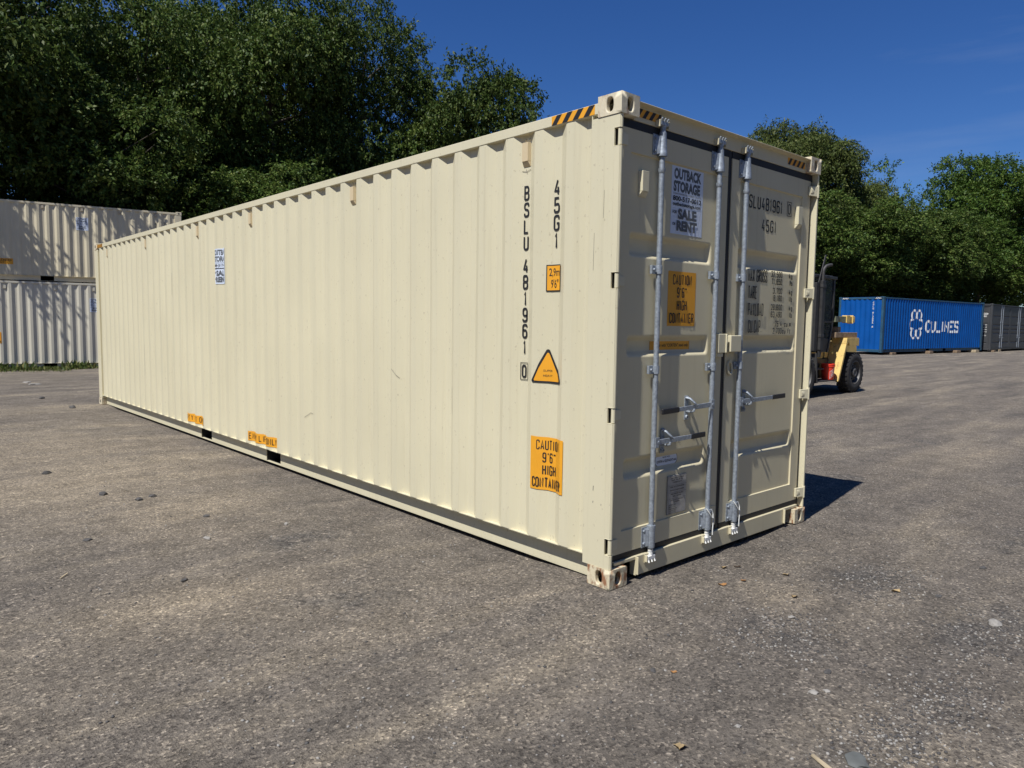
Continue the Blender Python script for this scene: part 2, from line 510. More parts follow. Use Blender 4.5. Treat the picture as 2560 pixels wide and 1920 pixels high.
def fillet(path, w, h):
    pts = []
    P = [Vector((p[0] * w, p[1] * h)) for p in path]
    for i, p in enumerate(path):
        r = p[2] * w if len(p) > 2 else 0
        if r and 0 < i < len(path) - 1:
            a, b, c = P[i - 1], P[i], P[i + 1]
            u, v = (a - b), (c - b)
            lu, lv = u.length, v.length
            u.normalize(); v.normalize()
            ang = math.acos(max(-1, min(1, u.dot(v))))
            t = min(r / math.tan(ang / 2), lu * .5, lv * .5)
            p0, p1 = b + u * t, b + v * t
            for k in range(6):
                s = k / 5
                pts.append(p0 * (1 - s) ** 2 + b * 2 * s * (1 - s) + p1 * s * s)
        else:
            pts.append(P[i])
    out = [pts[0]]
    for q in pts[1:]:
        if (q - out[-1]).length > 1e-6:
            out.append(q)
    return out

def stroke_quads(pts, th):
    n = len(pts)
    L, Rr = [], []
    closed = (pts[0] - pts[-1]).length < 1e-6
    for i, p in enumerate(pts):
        a = pts[i - 1] if i else (pts[-2] if closed else None)
        c = pts[i + 1] if i < n - 1 else (pts[1] if closed else None)
        if a is None:
            d = (c - p).normalized(); nn = Vector((-d.y, d.x)); k = 1
        elif c is None:
            d = (p - a).normalized(); nn = Vector((-d.y, d.x)); k = 1
        else:
            d1, d2 = (p - a).normalized(), (c - p).normalized()
            n1, n2 = Vector((-d1.y, d1.x)), Vector((-d2.y, d2.x))
            nn = n1 + n2
            if nn.length < 1e-4:
                nn = n1
            nn.normalize()
            k = min(1 / max(nn.dot(n1), .01), 1.35)
        L.append(p + nn * th * .5 * k)
        Rr.append(p - nn * th * .5 * k)
    return L, Rr

class Decal:
    """flat artwork in (s, t) metres, s to the right, t up; every layer a little proud of the last"""
    def __init__(s, mats):
        s.mats, s.v, s.f, s.m, s.k = mats, [], [], [], 0
    def poly(s, pts, mi):
        b = len(s.v)
        s.v += [(p[0], p[1], s.k) for p in pts]
        s.f.append(tuple(range(b, b + len(pts))))
        s.m.append(mi)
        s.k += 1
    def rect(s, x0, y0, x1, y1, mi):
        s.poly([(x0, y0), (x1, y0), (x1, y1), (x0, y1)], mi)
    def ring(s, x0, y0, x1, y1, th, mi):
        s.stroke([(x0, y0), (x1, y0), (x1, y1), (x0, y1), (x0, y0)], th, mi)
    def stroke(s, pts, th, mi):
        L, Rr = stroke_quads([Vector(p) for p in pts], th)
        for i in range(len(L) - 1):
            b = len(s.v)
            s.v += [(q.x, q.y, s.k) for q in (Rr[i], Rr[i + 1], L[i + 1], L[i])]
            s.f.append((b, b + 1, b + 2, b + 3))
            s.m.append(mi)
        s.k += .35
    def text(s, txt, x, y, h, w, th, mi, gap=None, align='l', skew=0):
        """stroke lettering: cap height h, glyph width w"""
        gap = gap if gap is not None else th * 1.1 + w * .22
        tot = sum((w * (.45 if c in "I1'., l" else 1) + gap) for c in txt) - gap
        cx = x - (tot * .5 if align == 'c' else tot if align == 'r' else 0)
        for c in txt:
            cw = w * (.45 if c in "I1'., l" else 1)
            for path in GL.get(c, []):
                pts = fillet(path, cw, h - th)
                s.stroke([(cx + q.x, y + th * .5 + q.y) for q in pts], th, mi)
            cx += cw + gap
        s.k += .4
    def font(s, txt, x0, y0, x1, y1, mi, bold=0.0):
        """sans lettering fitted into a box"""
        cu = bpy.data.curves.new('t', 'FONT')
        cu.body = txt
        cu.size = 1
        cu.offset = bold
        cu.resolution_u = 3
        o = bpy.data.objects.new('t', cu)
        me = bpy.data.meshes.new_from_object(o)
        vs = [v.co.copy() for v in me.vertices]
        if vs:
            ax, bx = min(v.x for v in vs), max(v.x for v in vs)
            ay, by = min(v.y for v in vs), max(v.y for v in vs)
            b = len(s.v)
            s.v += [(x0 + (v.x - ax) / (bx - ax) * (x1 - x0), y0 + (v.y - ay) / max(by - ay, 1e-6) * (y1 - y0), s.k) for v in vs]
            for p in me.polygons:
                s.f.append(tuple(b + i for i in p.vertices))
                s.m.append(mi)
        s.k += 1
        bpy.data.objects.remove(o)
        bpy.data.curves.remove(cu)
        bpy.data.meshes.remove(me)
    def build(s, name, fn, parent, breaks=None, lift=0.0012, step=0.00035):
        me = bpy.data.meshes.new(name)
        me.from_pydata(s.v, [], s.f)
        for m in s.mats:
            me.materials.append(m)
        me.polygons.foreach_set('material_index', s.m)
        bm = bmesh.new()
        bm.from_mesh(me)
        for b in (breaks or []):
            bmesh.ops.bisect_plane(bm, geom=list(bm.verts) + list(bm.edges) + list(bm.faces), plane_co=(b, 0, 0), plane_no=(1, 0, 0), dist=1e-5)
        for v in bm.verts:
            v.co = fn(v.co.x, v.co.y, lift + v.co.z * step)
        bm.to_mesh(me)
        bm.free()
        o = bpy.data.objects.new(name, me)
        COL.objects.link(o)
        o.parent = parent
        return o

def poster_art(w=0.345, h=0.42):
    d = Decal([POSTER, GREYPRINT, BLACKPAINT])
    d.rect(0, 0, w, h, 0)
    f = lambda t, a, b, c, e, mi, bold: d.font(t, a * w, b * h, c * w, e * h, mi, bold)
    f('OUTBACK', .07, .81, .93, .975, 1, .055)
    f('STORAGE', .06, .625, .90, .79, 1, .055)
    f('CONTAINERS DELIVERED ON SITE', .05, .585, .95, .61, 1, 0)
    f('800-517-0012', .05, .49, .95, .565, 2, .03)
    f('outbackstorage.com', .05, .405, .93, .475, 2, .03)
    f('FOR', .05, .30, .18, .35, 2, .02)
    f('SALE', .21, .225, .80, .385, 1, .055)
    f('OR', .05, .125, .15, .17, 2, .02)
    f('RENT', .18, .05, .82, .205, 1, .055)
    d.stroke([(.82 * w, .06 * h), (.93 * w, .36 * h)], .0012, 1)
    return d

def caution_art(w, h):
    d = Decal([YELLOWDECAL, BLACKPAINT])
    d.rect(0, 0, w, h, 0)
    for k, t in enumerate(('CAUTION', "9'6\"", 'HIGH', 'CONTAINER')):
        d.text(t, w * .5, h * (.755 - k * .235), h * .19, w * .060, h * .0235, 1, gap=w * .042, align='c')
    return d

def stripe_art(w, h, n, a=None, b=None):
    d = Decal([a or YELLOWDECAL, b or BLACKPAINT])
    d.rect(0, 0, w, h, 0)
    p = w / n
    for i in range(n):
        x = i * p
        d.poly([(x, 0), (x + p * .5, 0), (min(x + p * .5 + h * .8, w), h), (min(x + h * .8, w), h)], 1)
    return d

# ------------------------------------------------------------------ containers
W, L = 2.438, 12.192
CD, PIT = 0.036, 0.2785
def corr_profile(t0, t1, start):
    """(t, depth) polyline; 'start' = first t at which an inner flat begins"""
    segs = (0.070, 0.068, 0.0725, 0.068)
    pts = [(t0, CD)]
    t, k = start, 0
    dep = (CD, CD, 0, 0)
    while t < t1 - 0.005:
        if t > t0 + 0.004:
            pts.append((t, dep[k]))
        t += segs[k]
        k = (k + 1) % 4
    last = pts[-1][1]
    # finish on an inner flat
    if last < CD and t1 - pts[-1][0] > 0.07:
        pts.append((t1 - 0.002, CD))
    pts.append((t1, pts[-1][1]))
    return pts

def corr_wall(name, prof, z0, z1, fn, material, parent, n=14):
    """pressed sheet, not quite flat: every fold wanders a millimetre or two up its height"""
    mb = MB()
    vs, fs = [], []
    for i, (t, d) in enumerate(prof):
        for j in range(n + 1):
            z = z0 + (z1 - z0) * j / n
            w = 0.0 if j in (0, n) else mnoise.noise((t * 1.7, z * 1.3, 4.2)) * .0022 + mnoise.noise((t * 6.1, z * 2.6, 9.1)) * .0009
            vs.append(fn(t, d + w, z))
        if i:
            a, b = (i - 1) * (n + 1), i * (n + 1)
            fs += [(a + j, b + j, b + j + 1, a + j + 1) for j in range(n)]
    mb.add(vs, fs)
    return mb.build(name, material, parent, smooth=0, recalc=False)

class Wrap:
    """place artwork on a corrugated wall, following the folds"""
    def __init__(s, prof, pos):
        s.t = [p[0] for p in prof]
        s.d = [p[1] for p in prof]
        s.a = [0.0]
        for i in range(1, len(prof)):
            s.a.append(s.a[-1] + math.hypot(s.t[i] - s.t[i - 1], s.d[i] - s.d[i - 1]))
        s.pos = pos      # pos(t, depth, z) -> xyz ; depth inwards
    def arc(s, t):
        return float(np.interp(t, s.t, s.a))
    def put(s, dec, name, tc, wd, z, parent, lift=0.0045):
        """centre tc, artwork width wd, left edge at larger t"""
        a0 = s.arc(tc) + wd * .5
        br = [a0 - a for a in s.a if -0.02 < a0 - a < wd + .02]
        def fn(u, v, lf):
            a = a0 - u
            return s.pos(float(np.interp(a, s.a, s.t)), float(np.interp(a, s.a, s.d)) - lf, z + v)
        return dec.build(name, fn, parent, br, lift)

def casting(parent, x, y, z, sx, sy, material, detail=True):
    """corner block with oval apertures; (x,y) the outer corner, sx, sy point inwards; z its bottom"""
    dx, dy, dz = 0.162, 0.178, 0.118
    mb = MB()
    def face(fn, w, h):
        n = 24
        cx, cz, rw, rh = w * .5, h * .5, 0.0315 if h < .13 else .05, 0.040
        outer, inner = [], []
        for k in range(n):
            a = 2 * math.pi * k / n + math.pi / n
            ca, sa = math.cos(a), math.sin(a)
            q = max(abs(ca) / (w * .5), abs(sa) / (h * .5))
            outer.append((cx + ca / q, cz + sa / q))
            inner.append((cx + 0.026 * math.copysign(abs(ca) ** .75, ca), cz + rh * math.copysign(abs(sa) ** .8, sa)))
        corners = [(0, 0), (w, 0), (w, h), (0, h)]
        for c in corners:
            i = min(range(n), key=lambda k: (outer[k][0] - c[0]) ** 2 + (outer[k][1] - c[1]) ** 2)
            outer[i] = c
        vs = [fn(*p, 0) for p in outer] + [fn(*p, 0) for p in inner] + [fn(*p, .03) for p in inner]
        fs = []
        for k in range(n):
            j = (k + 1) % n
            fs += [(k, j, n + j, n + k), (n + k, n + j, 2 * n + j, 2 * n + k)]
        mb.add(vs, fs)
    if detail:
        face(lambda a, c, d: (x + sx * d, y + sy * a, z + c), dy, dz)
        face(lambda a, c, d: (x + sx * a, y + sy * d, z + c), dx, dz)
        X0, X1, Y0, Y1 = x, x + sx * dx, y, y + sy * dy
        mb.add([(X0, Y0, z), (X1, Y0, z), (X1, Y1, z), (X0, Y1, z)], [(0, 1, 2, 3)])
        mb.add([(X0, Y0, z + dz), (X1, Y0, z + dz), (X1, Y1, z + dz), (X0, Y1, z + dz)], [(0, 1, 2, 3)])
        mb.add([(X1, Y0, z), (X1, Y1, z), (X1, Y1, z + dz), (X1, Y0, z + dz)], [(0, 1, 2, 3)])
        mb.add([(X0, Y1, z), (X1, Y1, z), (X1, Y1, z + dz), (X0, Y1, z + dz)], [(0, 1, 2, 3)])
        me_o = mb.build('corner_casting', material, parent, smooth=35)
        bm = bmesh.new()
        bm.from_mesh(me_o.data)
        bmesh.ops.remove_doubles(bm, verts=bm.verts, dist=1e-5)
        bmesh.ops.recalc_face_normals(bm, faces=bm.faces)
        bm.to_mesh(me_o.data)
        bm.free()
        me_o.data.set_sharp_from_angle(angle=R(35))
        bv = me_o.modifiers.new('bevel', 'BEVEL')
        bv.width, bv.segments, bv.limit_method, bv.angle_limit = 0.007, 3, 'ANGLE', R(50)
        return me_o
    mb.box(min(x, x + sx * dx), max(x, x + sx * dx), min(y, y + sy * dy), max(y, y + sy * dy), z, z + dz)
    o = mb.build('corner_casting', material, parent, bevel=.008)
    cx_, cy_ = x + sx * dx * .5, y + sy * dy * .5
    MB().lathe([(.0, .0012), (.03, .0012), (.03, -.004)], (x, cy_, z + dz * .5), (-sx, 0, 0), 12).build('casting_hole', DARKIN, o)
    MB().lathe([(.0, .0012), (.03, .0012), (.03, -.004)], (cx_, y, z + dz * .5), (0, -sy, 0), 12).build('casting_hole', DARKIN, o)
    return o

def vent(parent, fn, w=0.062, h=0.12, d=0.028, material=None):
    """small louvre box; fn(s, t, out) with s along the wall, t up from the bottom"""
    mb = MB()
    a = [fn(-w / 2, 0.03, 0), fn(w / 2, 0.03, 0), fn(w / 2, h, 0), fn(-w / 2, h, 0)]
    b = [fn(-w / 2 + .006, 0.03, d), fn(w / 2 - .006, 0.03, d), fn(w / 2 - .006, h, d), fn(-w / 2 + .006, h, d)]
    mb.hexa(a, b)
    a2 = [fn(-w / 2, 0, 0), fn(w / 2, 0, 0), fn(w / 2, .029, 0), fn(-w / 2, .029, 0)]
    b2 = [fn(-w / 2, 0, .004), fn(w / 2, 0, .004), fn(w / 2 - .006, .029, d * .9), fn(-w / 2 + .006, .029, d * .9)]
    mb.hexa(a2, b2)
    return mb.build('vent', material or VENTPAINT, parent, bevel=.002)

def heightfield(name, xs, zs, fn, material, parent, closed=None):
    vs = [fn(x, z) for z in zs for x in xs]
    nx = len(xs)
    fs = [(j * nx + i, j * nx + i + 1, (j + 1) * nx + i + 1, (j + 1) * nx + i) for j in range(len(zs) - 1) for i in range(nx - 1)]
    mb = MB()
    mb.add(vs, fs)
    if closed:
        closed(mb)
    return mb.build(name, material, parent, smooth=30, recalc=False)

def sstep(t):
    t = max(0.0, min(1.0, t))
    return t * t * (3 - 2 * t)

def door_leaf(parent, x0, x1, z0, z1, fl, fr, ft, fb, bands, pos, material, yf=0.045, yp=0.056, bd=0.036, flush=False):
    """pressed steel leaf: tube frame, panel set back, horizontal pressed bands. pos(x, y, z)"""
    pl, pr_, pb, pt = x0 + fl, x1 - fr, z0 + fb, z1 - ft
    st = 0.003
    xs = [x0, pl - st, pl, pl + .012]
    xs += [pl + .012 + .035 * k / 5 for k in range(1, 6)]
    xs += [pl + (pr_ - pl) * k / 6 for k in range(1, 6)]
    xs += [pr_ - .012 - .035 * k / 5 for k in range(5, -1, -1)] + [pr_, pr_ + st, x1]
    zs = [z0, pb - st, pb]
    for a, b in sorted(bands):
        zs += [a - .004] + [a + .042 * k / 6 for k in range(7)] + [b - .042 * k / 6 for k in range(6, -1, -1)] + [b + .004]
    zs += [pt, pt + st, z1]
    def dep(x, z):
        if flush and x > pr_ - .001 and pb - st + 1e-6 < z < pt + st - 1e-6:
            return yp + (yf - yp) * max(0, (x - pr_ - st) / (x1 - pr_ - st))
        if x <= pl - st + 1e-6 or x >= pr_ + st - 1e-6 or z <= pb - st + 1e-6 or z >= pt + st - 1e-6:
            return yf
        bx = min(sstep((x - pl - .012) / .035), sstep((pr_ - .012 - x) / .035))
        bz = 0
        for a, b in bands:
            if a <= z <= b:
                bz = min(sstep((z - a) / .042), sstep((b - z) / .042))
        return yp + bd * bx * bz
    def closed(mb):
        e = 0.06
        for (a, b, c, d) in ((x0, x0, z0, z1), (x1, x1, z0, z1)):
            mb.add([pos(a, yf, c), pos(a, yf + e, c), pos(a, yf + e, d), pos(a, yf, d)], [(0, 1, 2, 3)])
        for c in (z0, z1):
            mb.add([pos(x0, yf, c), pos(x1, yf, c), pos(x1, yf + e, c), pos(x0, yf + e, c)], [(0, 1, 2, 3)])
    return heightfield('door', xs, zs, lambda x, z: pos(x, dep(x, z), z), material, parent, closed)

def shell(root, mt, trim, H, start=0.225, detail_near=True, side0=True, end0=False, endL=True, sideW=True,
          pockets=((4.70, 5.06), (6.74, 7.12)), castmat=None, rusty=None, LL=L):
    """rails, posts, castings, roof, floor and corrugated walls shared by every container"""
    cm = castmat or trim
    for (x, sx) in ((0, 1), (W, -1)):
        for (y, sy) in ((0, 1), (LL, -1)):
            for z in (0, H - 0.118):
                near = detail_near and y == 0
                casting(root, x, y, z, sx, sy, rusty if (rusty and z == 0 and near) else cm, near)
    zt = H - 0.032
    # top rails
    for (a, b) in ((0.004, 0.064), (W - 0.064, W - 0.004)):
        MB().box(a, b, 0.178, LL - 0.178, zt - 0.064, zt).build('top_rail', trim, root, bevel=.005)
    # bottom rails with fork pockets
    for sgn, x in ((1, 0.0), (-1, W)):
        mb = MB()
        xo = x + sgn * 0.085
        cuts = [0.178] + [q for p in pockets for q in p] + [LL - 0.178]
        for i in range(0, len(cuts), 2):
            mb.box(min(xo, xo + sgn * .006), max(xo, xo + sgn * .006), cuts[i], cuts[i + 1], 0.0145, 0.168)
        mb.box(min(xo + sgn * .0005, xo + sgn * .05), max(xo + sgn * .0005, xo + sgn * .05), 0.178, LL - .178, 0.008, 0.0144)
        mb.box(min(x + sgn * .012, x + sgn * .1), max(x + sgn * .012, x + sgn * .12), 0.178, LL - .178, 0.1685, 0.1745)
        mb.build('bottom_rail', trim, root)
        for p in pockets:
            m2 = MB()
            xa, xb = sorted((x + sgn * .093, x + sgn * .9))
            m2.box(xa, xb, p[0] - .004, p[0] - .001, 0.016, 0.165)
            m2.box(xa, xb, p[1] + .001, p[1] + .004, 0.016, 0.165)
            m2.box(xa, xb, p[0], p[1], 0.1655, 0.168)
            m2.box(xb - .01, xb, p[0], p[1], 0.017, 0.165)
            m2.build('fork_pocket', DARKIN, root)
    # walls
    prof = corr_profile(0.225, LL - 0.2, start)
    z0, z1 = 0.175, zt - 0.064
    if side0:
        corr_wall('side_wall', prof, z0, z1, lambda t, d, z: (0.008 + d, t, z), mt, root)
    if sideW:
        corr_wall('side_wall', prof, z0, z1, lambda t, d, z: (W - 0.008 - d, t, z), mt, root)
    if endL:
        eprof = corr_profile(0.13, W - 0.13, 0.16)
        corr_wall('end_wall', eprof, 0.16, H - .13, lambda t, d, z: (t, LL - 0.012 - d, z), mt, root)
        MB().box(.163, W - .163, LL - .075, LL - .006, H - .1299, H - .03).build('end_header', trim, root, bevel=.004)
        MB().box(.163, W - .163, LL - .075, LL - .006, 0.02, 0.1599).build('end_sill', trim, root, bevel=.004)
        for a, b in ((0.006, 0.1295), (W - 0.1295, W - 0.006)):
            MB().box(a, b, LL - .2005, LL - .008, 0.119, H - .119).build('corner_post', trim, root, bevel=.012)
    # roof with cross corrugations, and floor
    rp = [(0.078, 0)]
    t = 0.2
    while t < LL - .2:
        rp += [(t, 0), (t + .03, .02), (t + .13, .02), (t + .16, 0)]
        t += .209
    rp.append((LL - .07, 0))
    vs, fs = [], []
    for i, (t, d) in enumerate(rp):
        vs += [(.06, t, zt - .0055), (.16, t, zt - .0055 + d), (W - .16, t, zt - .0055 + d), (W - .06, t, zt - .0055)]
        if i:
            b = 4 * i
            fs += [(b - 4 + k, b - 3 + k, b + 1 + k, b + k) for k in range(3)]
    mb = MB()
    mb.add(vs, fs)
    mb.build('roof', mt, root, smooth=0)
    MB().box(.09, W - .09, .15, LL - .1, .1695, .174).build('floor', DARKIN, root)
    return prof

# ============================================================ GROUND
def ss(a, b, x):
    t = max(0.0, min(1.0, (x - a) / (b - a)))
    return t * t * (3 - 2 * t)
def gz(x, y):
    base = 0.20 * ss(9, 34, x) - 0.16 * ss(13, 24, y) * (1 - ss(6, 24, x))
    near = 1 - ss(25, 60, math.hypot(x, y))
    foot = ss(0.0, .9, max(-x, x - W, -y, y - L, 0))       # dead level under the big container
    u = mnoise.noise((x * .55, y * .55, 0)) * .012 + mnoise.noise((x * 1.9 + 7, y * 1.9, 3)) * .006
    dip = ss(.35, .9, y) * (1 - ss(L - .9, L - .35, y)) * ss(-.75, -.1, x) * (1 - ss(W + .1, W + .75, x))
    dip2 = ss(.3, .6, x) * (1 - ss(W - .6, W - .3, x)) * ss(-.5, -.05, y) * (1 - ss(.5, 1, y))
    return base + (u - .006) * near * (0.35 + .65 * foot) - .002 - .030 * max(dip, dip2 * .6)
def ground():
    def axis(lo, hi, c0, c1):
        a = list(np.arange(c0, c1 + 1e-6, 0.16))
        s, p = .16, c1
        while p < hi:
            s *= 1.14; p += s; a.append(p)
        s, p = .16, c0
        while p > lo:
            s *= 1.14; p -= s; a.insert(0, p)
        return a
    xs, ys = axis(-500, 900, -7, 16), axis(-500, 900, -5, 16)
    mb = MB()
    vs = [(x, y, gz(x, y)) for y in ys for x in xs]
    nx = len(xs)
    fs = [(j * nx + i, j * nx + i + 1, (j + 1) * nx + i + 1, (j + 1) * nx + i) for j in range(len(ys) - 1) for i in range(nx - 1)]
    mb.add(vs, fs)
    o = mb.build('ground', GROUND, smooth=180, recalc=False)
    du = o.data.attributes.new('dust', 'FLOAT', 'POINT')
    DT = ((-1.9, 6.2, 1.9, 3.2), (-1.3, 3.4, .9, 1.1), (-1.9, 1.4, .8, .5), (.75, -.72, .35, .25), (-3.5, 8.5, 2, 2), (6.5, .2, 2.2, .6))
    du.data.foreach_set('value', [max([0] + [1 - ((x - a) / c) ** 2 - ((y - b) / d) ** 2 for a, b, c, d in DT]) if abs(x) < 12 and abs(y) < 14 else 0.0 for (x, y, z) in vs])
    at = o.data.attributes.new('patch', 'FLOAT', 'POINT')
    PT = ((.25, -.95, .45, .3), (.12, -1.75, .35, .25), (1.05, -1.7, .6, .3), (-.42, -1.75, .35, .22), (1.45, -.95, .5, .3), (3.2, -1.4, .6, .4), (2.2, -2.3, .5, .3), (4.6, .6, .5, .35), (-1.0, .9, .6, .3), (-.9, 2.1, .5, .25))
    at.data.foreach_set('value', [max([0] + [1 - ((x - a) / c) ** 2 - ((y - b) / d) ** 2 for a, b, c, d in PT]) if abs(x) < 8 and abs(y) < 6 else 0.0 for (x, y, z) in vs])
    tag(o, 'dusty grey gravel and worn asphalt yard surface', 'ground', kind='structure')
ground()

# ============================================================ MAIN CONTAINER
mat_scuff = mat('scuff_mark', (0.20, 0.18, 0.14), .7, var=.3, vscale=30)
def main_container():
    H = 2.896
    root = empty('shipping_container')
    tag(root, 'large cream high-cube shipping container with closed lock-rod doors in the foreground', 'shipping container')
    prof = shell(root, CREAM, CREAM, H, castmat=CREAM_RUST, rusty=CREAM_RUSTY)
    # ---------------- front corner posts
    mb = MB()
    hz = [(2.600, 2.700), (1.790, 1.883), (0.999, 1.093), (0.205, 0.305)]
    # left post: side plate with hinge slots
    zc = 0.119
    ys = (0.012, 0.052, 0.2245)
    edges = sorted([0.119] + [q for h in hz for q in h] + [H - .119])
    for i in range(0, len(edges), 2):
        mb.box(0.005, 0.016, ys[0], ys[1], edges[i], edges[i + 1])
    mb.box(0.005, 0.016, ys[1] + .0004, ys[2], 0.119, H - .119)
    mb.box(0.0165, 0.075, 0.10, 0.2248, 0.119, H - .119)
    mb.box(0.0165, 0.030, 0.0125, 0.0995, 0.119, H - .119) if False else None
    mb.tube([(0.0195, .0195, .119), (.0195, .0195, hz[3][0])], .0145, 12)
    for a, b in ((hz[3][1], hz[2][0]), (hz[2][1], hz[1][0]), (hz[1][1], hz[0][0]), (hz[0][1], H - .119)):
        mb.tube([(0.0195, .0195, a), (.0195, .0195, b)], .0145, 12)
    mb.build('corner_post', CREAM, root)
    MB().tube([(0.0095, .2255, .175), (.0095, .2255, H - .10)], .0045, 8).build('weld_seam', CREAM, root)
    # right post: J section, its inner face catches the sun
    mb = MB()
    mb.box(W - 0.026, W - 0.006, 0.006, 0.0645, 0.119, H - .119)
    mb.box(W - 0.075, W - 0.006, 0.065, 0.2248, 0.119, H - .119)
    mb.build('corner_post', CREAM, root, bevel=.004)
    # ---------------- header with eave lip, sill
    mb = MB()
    mb.box(.163, W - .163, .042, .085, 2.772, 2.872)
    mb.box(.017, W - .027, .055, .085, 2.752, 2.7715)
    mb.hexa([(.163, .004, 2.868), (W - .163, .004, 2.868), (W - .163, .0415, 2.858), (.163, .0415, 2.858)],
            [(.163, .004, 2.8725), (W - .163, .004, 2.8725), (W - .163, .09, 2.884), (.163, .09, 2.884)])
    mb.build('door_header', CREAM_SHADED, root, bevel=.003)
    mb = MB()
    mb.box(.28, W - .30, .026, .075, .022, .145)
    mb.box(.075, .2799, .030, .075, .124, .145)
    mb.box(W - .2999, W - .075, .030, .075, .124, .145)
    mb.box(.2805, .288, .008, .0259, .03, .142)
    mb.box(W - .308, W - .3005, .008, .0259, .03, .142)
    mb.build('door_sill', CREAM_SHADED, root, bevel=.003)
    # ---------------- doors
    P = lambda x, y, z: (x, y, z)
    bands = ((1.985, 2.135), (1.385, 1.520), (0.630, 0.770))
    dl = door_leaf(root, .046, 1.188, 0.185, 2.722, .108, .145, .135, .140, bands, P, CREAM_SHADED, flush=True)
    dr = door_leaf(root, 1.236, 2.372, 0.185, 2.722, .115, .120, .135, .140, bands, P, CREAM_SHADED)
    dl['label'] = 'left door leaf with two lock rods'
    dr['label'] = 'right door leaf with one lock rod'
    g = MB()
    g.box(.034, 1.188, .046, .064, 2.7225, 2.7715)
    g.box(.034, 1.188, .046, .064, .1455, .1845)
    g.box(.030, .0455, .058, .07, .1455, 2.7715)
    g.box(1.1885, 1.2155, .046, .066, .150, 2.770)
    g.build('gasket', RUBBER, dl, bevel=.003)
    g = MB()
    g.box(1.236, 2.40, .046, .064, 2.7225, 2.7715)
    g.box(1.236, 2.40, .046, .064, .1455, .1845)
    g.box(2.3725, 2.4115, .060, .07, .1455, 2.7715)
    g.box(1.216, 1.2355, .050, .066, .152, 2.768)
    g.build('gasket', RUBBER, dr, bevel=.003)
    # hinges
    for a, b in hz:
        m = MB()
        m.tube([(.0215, .0215, a + .004), (.0215, .0215, b - .004)], .0135, 14)
        m.box(.004, .040, .010, .056, a - .003, a + .001)
        m.box(.004, .040, .010, .056, b - .001, b + .003)
        m.hexa([(.026, .025, a + .012), (.03, .032, a + .012), (.03, .032, b - .012), (.026, .025, b - .012)],
               [(.115, .040, a + .02), (.115, .0448, a + .02), (.115, .0448, b - .02), (.115, .040, b - .02)])
        m.build('hinge', CREAM, dl, bevel=.002)
    for zc in (2.645, 1.850, 1.048, 0.245):
        m = MB()
        m.tube([(W - .018, .010, zc - .048), (W - .018, .010, zc + .048)], .0125, 14)
        m.hexa([(W - .017, .000, zc - .04), (W - .017, .014, zc - .04), (W - .017, .014, zc + .04), (W - .017, .000, zc + .04)],
               [(W - .105, .030, zc - .036), (W - .105, .0445, zc - .036), (W - .105, .0445, zc + .036), (W - .105, .030, zc + .036)])
        m.hexa([(W - .098, .026, zc - .022), (W - .06, .018, zc - .022), (W - .06, .018, zc + .022), (W - .098, .026, zc + .022)],
               [(W - .094, .022, zc - .016), (W - .064, .014, zc - .016), (W - .064, .014, zc + .016), (W - .094, .022, zc + .016)])
        m.build('hinge', CREAM, dr, bevel=.003)
    # ---------------- lock rods
    YR = 0.024
    for i, (x, par) in enumerate(((.420, dl), (1.052, dl), (1.393, dr))):
        rod = MB()
        rod.tube([(x, YR, .150), (x, YR, 2.775)], .0165, 18)
        rod.lathe([(.0165, 2.50), (.022, 2.51), (.022, 2.53)], (x, YR, 0), (0, 0, 1), 18)
        rod.build('lock_rod', GALV, par)
        for zc in (1.920, 1.305):
            m = MB()
            m.lathe([(.0195, -.026), (.0225, -.026), (.0225, .026), (.0195, .026)], (x, YR, zc), (0, 0, 1), 16)
            m.box(x - .060, x + .004, YR + .0235, .0445 if True else .05, zc - .026, zc + .026)
            m.box(x - .058, x - .018, YR + .006, YR + .0234, zc - .026, zc + .026)
            m.lathe([(0, -.012), (.008, -.012), (.009, 0)], (x - .042, YR + .005, zc), (0, 1, 0), 10)
            m.build('rod_bracket', GALV, par, bevel=.0015)
        for (za, zb, top) in ((2.600, 2.742, True), (.176, .322, False)):
            m = MB()
            if top:
                m.lathe([(.019, za), (.030, za), (.030, za + .018), (.029, za + .022), (.0225, zb - .02), (.0225, zb), (.0175, zb)], (x, YR, 0), (0, 0, 1), 18)
            else:
                m.lathe([(.0175, za), (.026, za), (.027, za + .02), (.027, zb - .02), (.029, zb - .018), (.029, zb), (.0175, zb)], (x, YR, 0), (0, 0, 1), 18)
            m.box(x - .072, x - .004, .0395, .0446, za + .004, zb - .012)
            m.hexa([(x - .055, .039, za + .01), (x - .01, .039, za + .01), (x - .01, .039, zb - .02), (x - .055, .039, zb - .02)],
                   [(x - .03, YR - .006, za + .014), (x - .012, YR - .006, za + .014), (x - .012, YR - .006, zb - .024), (x - .03, YR - .006, zb - .024)])
            for zz in (za + .03, zb - .035):
                m.lathe([(0, -.010), (.009, -.010), (.009, 0)], (x - .052, .0395, zz), (0, 1, 0), 8)
            m.build('rod_bearing', GALV, par, bevel=.0015)
        # cams and keepers
        for zc, sg in ((.118, 1), (2.792, -1)):
            m = MB()
            m.lathe([(.0, -.022), (.017, -.020), (.021, -.006), (.016, .012), (.019, .030)], (x, YR, zc + .02 * sg), (0, 0, sg), 14)
            m.hexa([(x - .045, .004, zc - .012), (x + .030, .004, zc - .012), (x + .030, .004, zc + .010), (x - .045, .004, zc + .010)],
                   [(x - .038, .0255, zc - .016), (x + .026, .0255, zc - .016), (x + .026, .0255, zc + .014), (x - .038, .0255, zc + .014)])
            for dx in (-.036, -.006, .022):
                m.tube([(x + dx, .010, zc - .014 * sg), (x + dx * 1.05, .000, zc - .030 * sg)], [.0075, .006], 8)
